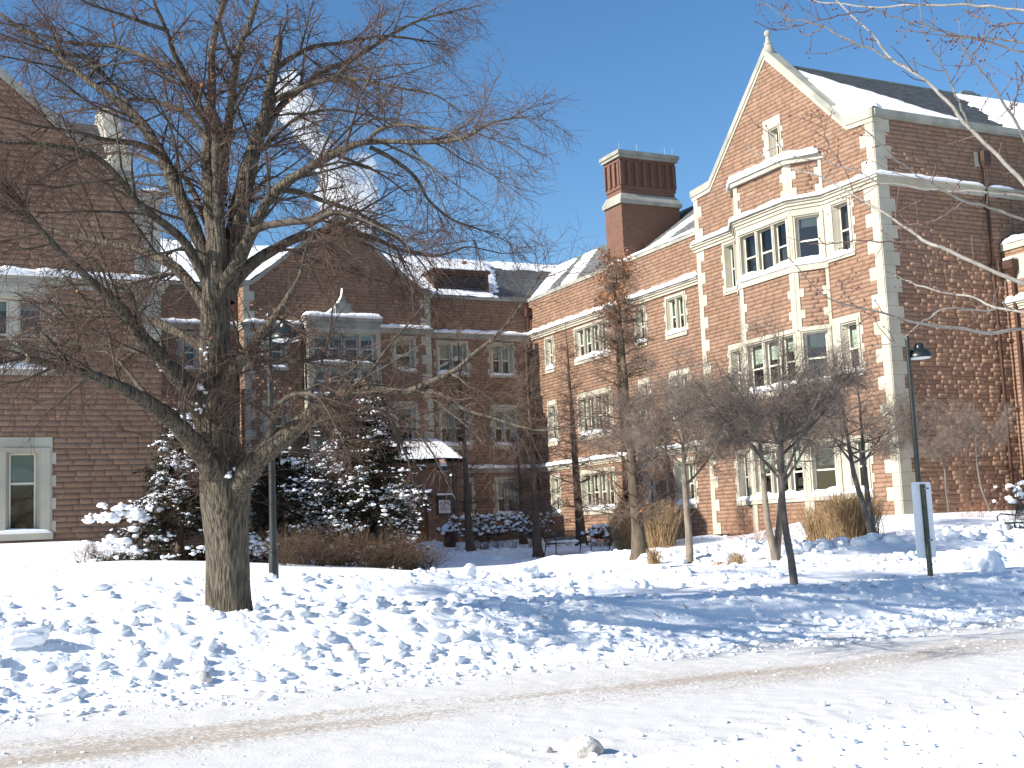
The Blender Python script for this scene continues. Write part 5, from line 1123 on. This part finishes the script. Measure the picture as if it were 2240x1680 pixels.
def road_sign():
    b = px_ground(2010, 1246, 20.4); x, y, z = b; root = thing('road_sign', 'tall narrow blank white sign seen from behind on a dark steel post', 'sign', b)
    H_ = at(2002*2240/2212, 1040*2240/2212, 20.4)[2]-z
    # U-channel post, back towards us, a touch out of plumb
    mb = MB(); lx = -.02
    for (x0, x1, y0, y1) in ((-.036, .036, -.035, -.028), (-.036, -.029, -.028, .006), (.029, .036, -.028, .006), (-.050, -.036, 0, .006), (.036, .050, 0, .006)):
        mb.hexa([(x+x0, y+y0, z-.3), (x+x1, y+y0, z-.3), (x+x1, y+y1, z-.3), (x+x0, y+y1, z-.3), (x+lx+x0, y+y0, z+H_-.04), (x+lx+x1, y+y0, z+H_-.04), (x+lx+x1, y+y1, z+H_-.04), (x+lx+x0, y+y1, z+H_-.04)])
    mb.build('post', M['signpost'], root)
    cx = x-.035; a, h0, h1, r = .215, z+.30, z+H_, .045; pts = []
    for (sx, sz, c0) in ((1, 0, -90), (1, 1, 0), (-1, 1, 90), (-1, 0, 180)):
        for k in range(5):
            w = R(c0+22.5*k); pts.append((cx+sx*(a-r)+r*math.cos(w), y+.008, (h0+r if sz == 0 else h1-r)+r*math.sin(w)))
    mb = MB(); mb.prism(pts, (0, .004, 0)); mb.build('sign_plate', M['sign_back'], root)
    for zz in (h0+.28, h1-.12):
        mb = MB(); mb.box(cx-.075, cx+.115, y-.045, y-.035, zz, zz+.022); mb.build('bracket', M['signpost'], root)
        mb = MB(); mb.lathe((cx+.02, y-.052, zz+.002), [(.014, 0), (.014, .016)], 8); mb.build('bolt', M['steel'], root)
road_sign()

def bench(label, base, rz, L=1.9):
    b = np.asarray(base, float); root = thing('park_bench', label, 'bench', b, 'black metal benches'); root.rotation_euler = (0, 0, rz)
    def part(mb, nm):               # parts are modelled about the bench's own foot
        me = bpy.data.meshes.new(nm); me.from_pydata(mb.v, [], mb.f); me.materials.append(M['black']); me.update(); o = bpy.data.objects.new(nm, me); col.objects.link(o); o.parent = root
    for k in range(8):
        mb = MB(); y = -.22+.065*k; mb.box(-L/2, L/2, y, y+.045, .42-.01*abs(k-3.5)*.3, .445); part(mb, 'seat_slat')
    for k in range(9):
        mb = MB(); z = .50+.045*k; y = .27+.02*k; mb.box(-L/2, L/2, y, y+.018, z, z+.034); part(mb, 'back_slat')
    for sx in (-1, 1):
        x = sx*L/2; mb = MB(); mb.tube([(x, -.22, 0), (x, -.24, .2), (x, -.23, .42), (x, -.26, .60), (x, -.14, .67), (x, .15, .64), (x, .33, .62)], .02, 8); part(mb, 'arm')
        mb = MB(); mb.tube([(x, .36, 0), (x, .28, .25), (x, .26, .44), (x, .35, .7), (x, .46, .93)], .022, 8); part(mb, 'leg')
        mb = MB(); mb.box(x-.02, x+.02, -.24, .28, .39, .42); part(mb, 'seat_rail')
    return root
b1 = px_ground(1228, 1156, 46); bench('black metal bench in the court with snow on its seat', b1, R(20), 2.0)
rg = np.random.default_rng(3); c = np.stack([rg.uniform(-.75, .25, 26), rg.uniform(-.15, .15, 26), np.full(26, .46)], 1); ca, sa = math.cos(R(20)), math.sin(R(20)); c = np.stack([b1[0]+c[:, 0]*ca-c[:, 1]*sa, b1[1]+c[:, 0]*sa+c[:, 1]*ca, b1[2]+c[:, 2]], 1)
V, F = blob_geo(c, rg.uniform(.1, .18, 26), rg, .4, True, .12); tag(obj_np('bench_snow', V, F, M['snow_soft'], None, True, origin=b1+[0, 0, .44]), 'cushion of snow on the court bench seat', 'snow', kind='stuff')
bench('black metal bench half hidden by grass right of the long bench', px_ground(1345, 1150, 46.5), R(75), 1.5)
bench('black metal bench cut by the right edge of the picture', px_ground(2226, 1158, 31.5), R(-100), 1.8)

def bin_():
    b = px_ground(970, 1150, 53.5); root = thing('litter_bin', 'round litter bin with a cap of snow by the porch', 'litter bin', b); mb = MB(); mb.lathe(tuple(b-[0, 0, .05]), [(.26, 0), (.28, .05), (.28, .62), (.30, .64), (.30, .70)], 20); mb.build('body', M['brown'], root, True)
    mb = MB(); mb.lathe(tuple(b+[0, 0, .65]), [(.30, 0), (.33, .05), (.31, .18), (.22, .30), (.08, .36), (.02, .365)], 20); mb.build('snow_cap', M['snow_soft'], root, True)
bin_()
# notice board and lantern on the porch wall
def notice():
    y = 55.68; root = thing('notice_board', 'white notice in a dark case on the porch wall', 'notice board', (23.95, y, 2.45))
    mb = MB(); mb.box(23.62, 24.32, y, y+.1, 2.52, 3.5); mb.build('case', M['black'], root); mb = MB(); mb.box(23.66, 24.28, y-.006, y+.002, 2.62, 3.26); mb.build('sheet', M['paper'], root)
    mb = MB()
    for k, w in enumerate((.40, .46, .30, .44, .38)): mb.box(23.72, 23.72+w, y-.010, y-.0065, 3.14-.09*k, 3.165-.09*k)
    mb.build('print_lines', M['louvre'], root)
    mb = MB(); mb.box(23.58, 24.36, y-.08, y+.1, 3.5, 3.58); mb.build('snow', M['snow_soft'], root)
notice()
def lantern():
    x, y, z = 24.35, 55.5, 4.55; root = thing('wall_lantern', 'black wall lantern on the porch with a dab of snow', 'lantern', (x, y, z-.7))
    mb = MB(); mb.lathe((x, y, z-.62), [(.03, 0), (.07, .05), (.11, .12), (.13, .40), (.16, .42), (.10, .52), (.03, .58)], 6); mb.build('lantern_body', M['black'], root); mb = MB(); mb.tube([(x, y, z-.1), (x, y+.12, z-.02), (x, 55.79, z-.25)], .02, 6); mb.build('bracket', M['black'], root)
    mb = MB(); mb.lathe((x, y, z-.12), [(.14, 0), (.12, .06), (.05, .10), (.01, .11)], 10); mb.build('snow_dab', M['snow_soft'], root, True)
lantern()

# ------------------------------------------------------------------ near maple: trunk off to the right, branches reach into the frame
def near_tree():
    rg = np.random.default_rng(8); D = 7.0; k = 3.687
    def cv(pts, oy=0): return [((1640+x/k)*2212/2240, (oy+y/k)*2212/2240, r*2212/2240) for x, y, r in pts]
    tb = at(3050, 1500, 8.0); g = Hs(tb[0], tb[1]); root = thing('maple_tree', 'pale-barked maple branches with red buds reaching in from the upper right', 'tree', (tb[0], tb[1], g))
    jn = np.array([tb[0], tb[1], g+2.6]); top = jn+np.array([-.25, .2, 4.4]); T = Tubes(); P = resample([np.r_[tb[0], tb[1], g-.2, .24], np.r_[jn, .19], np.r_[top, .10]], 16); T.add(P[:, :3], P[:, 3]); T.build('trunk', M['near_bark'], root, 16)
    L = []
    def A(pts, de=0., oy=0, ds=0.): L.append((cv(pts, oy), ds, de))
    A([(2260, 1540, 8.5), (1950, 1200, 7.5), (1740, 1010, 7), (1600, 830, 6.5), (1400, 650, 6), (1200, 520, 5.5), (1150, 480, 5), (1000, 290, 4), (800, 100, 3.4), (690, 0, 3), (600, -90, 2.4)], .6)
    A([(1150, 480, 4.5), (950, 390, 3.8), (800, 320, 3.4), (590, 215, 3), (480, 180, 2.6), (330, 150, 2.2), (150, 50, 1.8), (60, 0, 1.4)], .1, 0, .25)
    A([(590, 215, 2.4), (520, 255, 2.2), (440, 270, 2.0), (330, 170, 1.8), (270, 90, 1.6), (230, 0, 1.3)], .5, 0, .1)
    A([(2260, 440, 4.6), (1900, 340, 4.2), (1700, 290, 4), (1550, 250, 3.6), (1350, 190, 3.2), (1150, 130, 2.8), (1000, 85, 2.4), (900, 20, 1.6)], -.5)
    A([(2260, 345, 4.2), (2000, 315, 4), (1800, 305, 3.6), (1690, 290, 3)], -.3)
    A([(2260, 95, 5.5), (1900, 50, 4.8), (1500, 35, 4.2), (1300, 35, 3.8), (1050, 55, 3.4), (800, 40, 3), (600, 20, 2.6), (450, -10, 2)], .7)
    A([(1000, 70, 3), (850, 105, 2.6), (650, 140, 2.4), (490, 185, 2.0), (350, 215, 1.7), (200, 235, 1.3), (55, 180, 1.1)], .2, 0, .4)
    A([(2260, 1230, 5.5), (2100, 890, 5), (2000, 740, 4.4), (1880, 590, 3.8), (1750, 430, 3), (1700, 320, 2.2), (1685, 150, 1.5)], -.8)
    A([(1770, 1040, 4.5), (1700, 850, 4), (1620, 650, 3.6), (1530, 480, 3), (1430, 320, 2.6), (1380, 170, 2), (1360, -20, 1.5)], -.4, 0, .1)
    A([(2260, 170, 3.6), (1990, 220, 3.2), (1850, 370, 2.6), (1780, 500, 1.8)], .3); A([(1990, 220, 2.4), (1850, 140, 2), (1720, 80, 1.4)], .5, 0, .2)
    A([(2100, 890, 3.2), (2150, 780, 2.8), (2225, 530, 2)], -.9, 0, -.5)
    A([(2260, 1020, 8.5), (1900, 870, 7.6), (1600, 720, 7), (1400, 640, 6.4), (1240, 530, 5.8), (1060, 410, 5), (900, 320, 4.2), (780, 250, 3.6), (500, 100, 3), (340, 70, 2.4), (120, -20, 1.8), (-30, -110, 1.3)], .9, 350)
    A([(1400, 655, 3), (1100, 660, 2.6), (800, 655, 2.2), (620, 680, 1.8), (555, 625, 1.3)], .3, 350, .4)
    A([(1720, 340, 3.2), (1600, 430, 2.8), (1450, 500, 2.4), (1240, 530, 1.9)], .3, 350, 0.)
    A([(2260, 500, 5.2), (1950, 390, 4.8), (1720, 330, 4.4), (1560, 250, 3.8), (1400, 150, 3.2), (1280, 70, 2.8), (1100, -80, 2), (905, -270, 1.3)], -.6, 350)
    A([(2260, 305, 5.4), (1900, 260, 4.8), (1500, 240, 4.2), (1200, 210, 3.6), (1000, 170, 3), (900, 110, 2.6), (600, 10, 2.2), (300, -50, 1.8), (130, -280, 1.2)], .2, 350)
    A([(2260, 1240, 5), (1950, 1180, 4.6), (1800, 1110, 4), (1600, 1070, 3.6), (1300, 990, 2.8), (1150, 920, 1.6)], .6, 350)
    A([(2260, 1365, 6.6), (2000, 1385, 6), (1700, 1360, 5.4), (1400, 1320, 4.8), (1180, 1260, 4), (870, 1185, 3), (640, 1110, 2.4), (480, 980, 1.8), (310, 790, 1.2)], -.7, 350)
    A([(1990, 1195, 4), (1850, 1215, 3.6), (1650, 1195, 3.2), (1500, 1230, 2.8), (1380, 1320, 2.4), (1180, 1470, 1.9), (990, 1495, 1.3)], -.3, 350, -.1); A([(860, 1190, 2), (800, 1130, 1.7), (750, 1040, 1.4), (725, 970, 1.1)], -.2, 350, -.5)
    A([(-40, 1100, 0.)]*0 or [(600, 1290, 2), (640, 1180, 1.8), (600, 1060, 1.5), (555, 885, 1.1)], .6, 0, .5); A([(960, 1650, 2.4), (870, 1600, 2.2), (780, 1400, 2), (700, 1270, 1.8), (640, 1190, 1.5)], .6, 0, .5)
    LP = []; LR = []
    for pts, ds, de in L:
        p, q = limb_px(pts, D+ds, D+de, .58, 20); p = p+rg.normal(0, .004, p.shape)
        if pts[0][0] > 2200:        # carry on outside the frame to the trunk
            zt = min(max(p[0][2]-.55+rg.uniform(-.25, .25), g+1.5), g+6.4); w_ = np.clip((zt-jn[2])/(top[2]-jn[2]), 0, 1); jp = (jn+(top-jn)*w_); jp[2] = zt; e = resample([np.r_[jp, q[0]*2.4], np.r_[jp*.55+p[0]*.45+np.array([0, rg.uniform(-.2, .2), .18]), q[0]*1.5], np.r_[p[0], q[0]]], 8); T = Tubes(); T.add(e[:, :3], e[:, 3]); T.build('limb', M['near_bark'], root, 8)
        T = Tubes(); w = resample(np.hstack([p, q[:, None]]), 34); T.add(w[:, :3], w[:, 3]*(1+.05*rg.normal(size=34))); T.build('limb', M['near_bark'] if q[0] > .0055 else M['near_twig'], root, 8); LP.append(p); LR.append(q)
    LP = np.stack(LP); LR = np.stack(LR)
    a, b = spawn(LP, LR, 7, rg, .13, (.05, 1), (45, 80), 4, (0, 0, .25), .15, .6, .0035, .0022, .7, .3)
    a2, b2 = spawn(LP, LR, 3, rg, .32, (.2, .95), (35, 60), 6, (0, 0, .4), .12, .6, .004, .0025, .5, .3)
    T = Tubes(); T.add(a, b); T.add(a2, b2); T.build('spur_twigs', M['near_twig'], root, 4)['kind'] = 'stuff'
    pos = np.concatenate([a[:, -1], a[:, 2], a2[:, -1], a2[:, 3], LP[:, 4::3].reshape(-1, 3)]); V, F = blob_geo(pos+rg.normal(0, .003, pos.shape), rg.uniform(.0030, .0055, len(pos)), rg, 1.3, False, .15, .3); obj_np('buds', V, F, M['bud'], root, True)['kind'] = 'stuff'
near_tree()

# ------------------------------------------------------------------ loose snow and litter
def clods():
    rg = np.random.default_rng(91); C = []; S = []
    def scatter(n, x0, x1, y0, y1, s0, s1, pw=2.2, keep=None):
        x = rg.uniform(x0, x1, n); y = rg.uniform(y0, y1, n)
        if keep is not None: m = rg.random(n) < keep(x, y); x, y = x[m], y[m]
        s = s0+(s1-s0)*rg.random(len(x))**pw; C.append(np.stack([x, y, H(x, y)+s*.18], 1)); S.append(s)
    scatter(2900, -2.5, 9, 13.6, 16.2, .010, .10, 5.0); scatter(1700, -2.5, 9.5, 17.6, 22.5, .012, .11, 5.0); scatter(1100, 9, 26, 17.7, 20.8, .012, .11, 5)
    scatter(900, 8, 22, 13.5, 15.6, .012, .07, 3.0); scatter(500, 15, 29, 22.4, 24.4, .03, .22, 2.5); scatter(1000, 0, 16, 12.4, 13.8, .010, .06, 3)
    scatter(1100, 1.5, 9, 5.2, 8.6, .008, .05, 3, lambda x, y: sm(8.8, 6.2, y-.12*(x-3))); scatter(350, 0, 14, 8, 13, .006, .022, 2); scatter(300, 19, 30, 36, 52, .03, .13, 2)
    c = np.concatenate(C); s = np.concatenate(S); big = s > .05
    V1, F1 = blob_geo(c[~big], s[~big], rg, .62, False, .42, .6); V2, F2 = blob_geo(c[big], s[big], rg, .66, True, .34, .6)
    o = obj_np('snow_clods', np.vstack([V1, V2]), np.vstack([F1, F2+len(V1)]), M['snow'], None, False, origin=(6, 15, .4)); tag(o, 'broken clods of ploughed snow scattered over the banks', 'snow', kind='stuff')
clods()
def chunk(label, x, y, s, seed, flat=.8):
    k = 2240/2212; kk = ray(x*k, y*k); p = EYE+kk*((0.03-EYE[2])/kk[2]); p[2] = Hs(p[0], p[1]); rg = np.random.default_rng(seed)
    v, f = ico()[2:]; d = v.copy(); nn = fbm(v[:, 0]*2.2+seed, v[:, 1]*2.2+v[:, 2]*1.7, seed, 4); d = v*(.62+.75*nn)[:, None]*np.array([1.25, .9, flat])*s+rg.normal(0, .03*s, v.shape); d[:, 2] += s*.25
    o = obj_np('snow_chunk', d+p, f, M['dirty_snow'], None, False, origin=p); tag(o, label, 'snow chunk', 'dirty snow chunks on the road')
chunk('biggest dirty snow chunk lying near the bottom of the road', 1257, 1622, .135, 4); chunk('tiny dirty snow chunk left of the biggest one', 1182, 1617, .035, 6)
chunk('dirty snow chunk at the far road edge below the linden', 436, 1490, .10, 9); chunk('dirty snow chunk at the far left road edge', 88, 1488, .085, 12); chunk('small grey snow chunk at the road edge beneath the walk', 752, 1452, .06, 15, 1.0)
def blob_fine():
    bm = bmesh.new(); bmesh.ops.create_icosphere(bm, subdivisions=4, radius=1.0); bm.verts.ensure_lookup_table(); v = np.array([q.co[:] for q in bm.verts]); f = np.array([[q.index for q in g.verts] for g in bm.faces]); bm.free(); return v, f
def block(label, x, y, d, s, seed, sc):
    p = px_ground(x, y, d); rg = np.random.default_rng(seed); v, f = ico()[2:]; nn = fbm(v[:, 0]*1.6+seed, v[:, 1]*1.6+v[:, 2]*1.9, seed, 3); v, f = blob_fine(); nn = fbm(v[:, 0]*1.6+seed, v[:, 1]*1.6+v[:, 2]*1.9, seed, 5); q = np.sign(v)*np.abs(v)**.75*(.5+.95*nn)[:, None]*np.array(sc)*s; q[:, 2] += s*sc[2]*.6
    tag(obj_np('snow_block', q+p, f, M['snow'], None, True, origin=p), label, 'snow block', 'big blocks of ploughed snow')
block('big upright block of ploughed snow right of the road sign', 2132, 1218, 23, .27, 3, (1.25, .7, .95)); block('smaller heap of ploughed snow beside the big block', 2085, 1205, 23.4, .22, 5, (1.6, .8, .8))
block('tilted slab of snow on the bank at lower left', 45, 1480, 13.4, .16, 7, (1.7, .7, .7)); block('lone lump of snow on the bank beyond the walk', 1140, 1252, 21.5, .16, 8, (1.2, .8, .8)); block('pointed lump of snow on the bank near the lamp post', 1015, 1258, 21, .12, 10, (1.1, .6, 1.1))
def litter():
    rg = np.random.default_rng(14); T = Tubes()
    for (x0, x1, y0, y1, n) in ((9, 22, 13.6, 15.8, 60), (2, 12, 22, 28, 26), (8, 20, 15.9, 17.8, 22)):
        x = rg.uniform(x0, x1, n); y = rg.uniform(y0, y1, n); a = rg.uniform(0, 6.28, n); L = rg.uniform(.03, .14, n)
        for i in range(n):
            p = [(x[i]+math.cos(a[i])*L[i]*t, y[i]+math.sin(a[i])*L[i]*t) for t in (0, .5, 1)]; P = np.array([(u_, v_, Hs(u_, v_)+.012+.03*t*rg.random()) for (u_, v_), t in zip(p, (0, .5, 1))]); T.add(P, np.full(3, rg.uniform(.004, .008)))
    V, F = T.geo(4); o = obj_np('fallen_twigs', V, F, M['leaf_litter'], None, origin=(12, 16, .5)); tag(o, 'fallen twigs and scraps of leaf scattered on the snow', 'litter', kind='stuff')
litter()

# ------------------------------------------------------------------ steam rising far behind the back wing
def steam():
    me = bpy.data.meshes.new('steam_plume'); bm = bmesh.new(); rg = random.Random(3)
    for (x, z, r) in ((30.6, 24.5, 1.7), (31.6, 26.0, 1.8), (30.5, 27.2, 1.6), (32.0, 28.2, 1.7), (31.0, 29.6, 1.7), (32.4, 30.6, 1.2), (30.0, 30.8, 1.2), (29.0, 32.0, 1.0), (28.0, 33.4, 1.2), (27.0, 34.9, 1.3), (27.9, 35.8, 1.1), (26.4, 36.6, 1.1), (27.2, 37.8, .8), (28.6, 34.6, .9), (29.8, 28.4, 1.2)):
        mt = Matrix.Translation((x, 90+rg.uniform(-.8, .8), z)) @ Matrix.Diagonal((r*rg.uniform(.9, 1.1), r*1.1, r*rg.uniform(.9, 1.15), 1)); bmesh.ops.create_icosphere(bm, subdivisions=3, radius=1, matrix=mt)
    for v in bm.verts: v.co -= Vector((29, 90, 24))
    bm.to_mesh(me); bm.free(); o = bpy.data.objects.new('steam_plume', me); col.objects.link(o); o.location = (29, 90, 24)
    rm = o.modifiers.new('remesh', 'REMESH'); rm.mode = 'VOXEL'; rm.voxel_size = .25
    m = bpy.data.materials.new('steam'); m.use_nodes = True; N = m.node_tree.nodes; L = m.node_tree.links; N.remove(N['Principled BSDF'])
    pv = N.new('ShaderNodeVolumePrincipled'); pv.inputs['Color'].default_value = (.96, .97, .98, 1); pv.inputs['Anisotropy'].default_value = .2
    tc = N.new('ShaderNodeTexCoord'); ns = N.new('ShaderNodeTexNoise'); ns.inputs['Scale'].default_value = .55; ns.inputs['Detail'].default_value = 5; ns.inputs['Roughness'].default_value = .6; L.new(tc.outputs['Object'], ns.inputs['Vector'])
    mr = N.new('ShaderNodeMapRange'); mr.inputs['From Min'].default_value = .37; mr.inputs['From Max'].default_value = .72; mr.inputs['To Max'].default_value = 2.2; L.new(ns.outputs[0], mr.inputs['Value']); L.new(mr.outputs[0], pv.inputs['Density']); L.new(pv.outputs[0], N['Material Output'].inputs['Volume'])
    me.materials.append(m); tag(o, 'white steam plume rising behind the back wing gable', 'steam', kind='stuff')
steam()
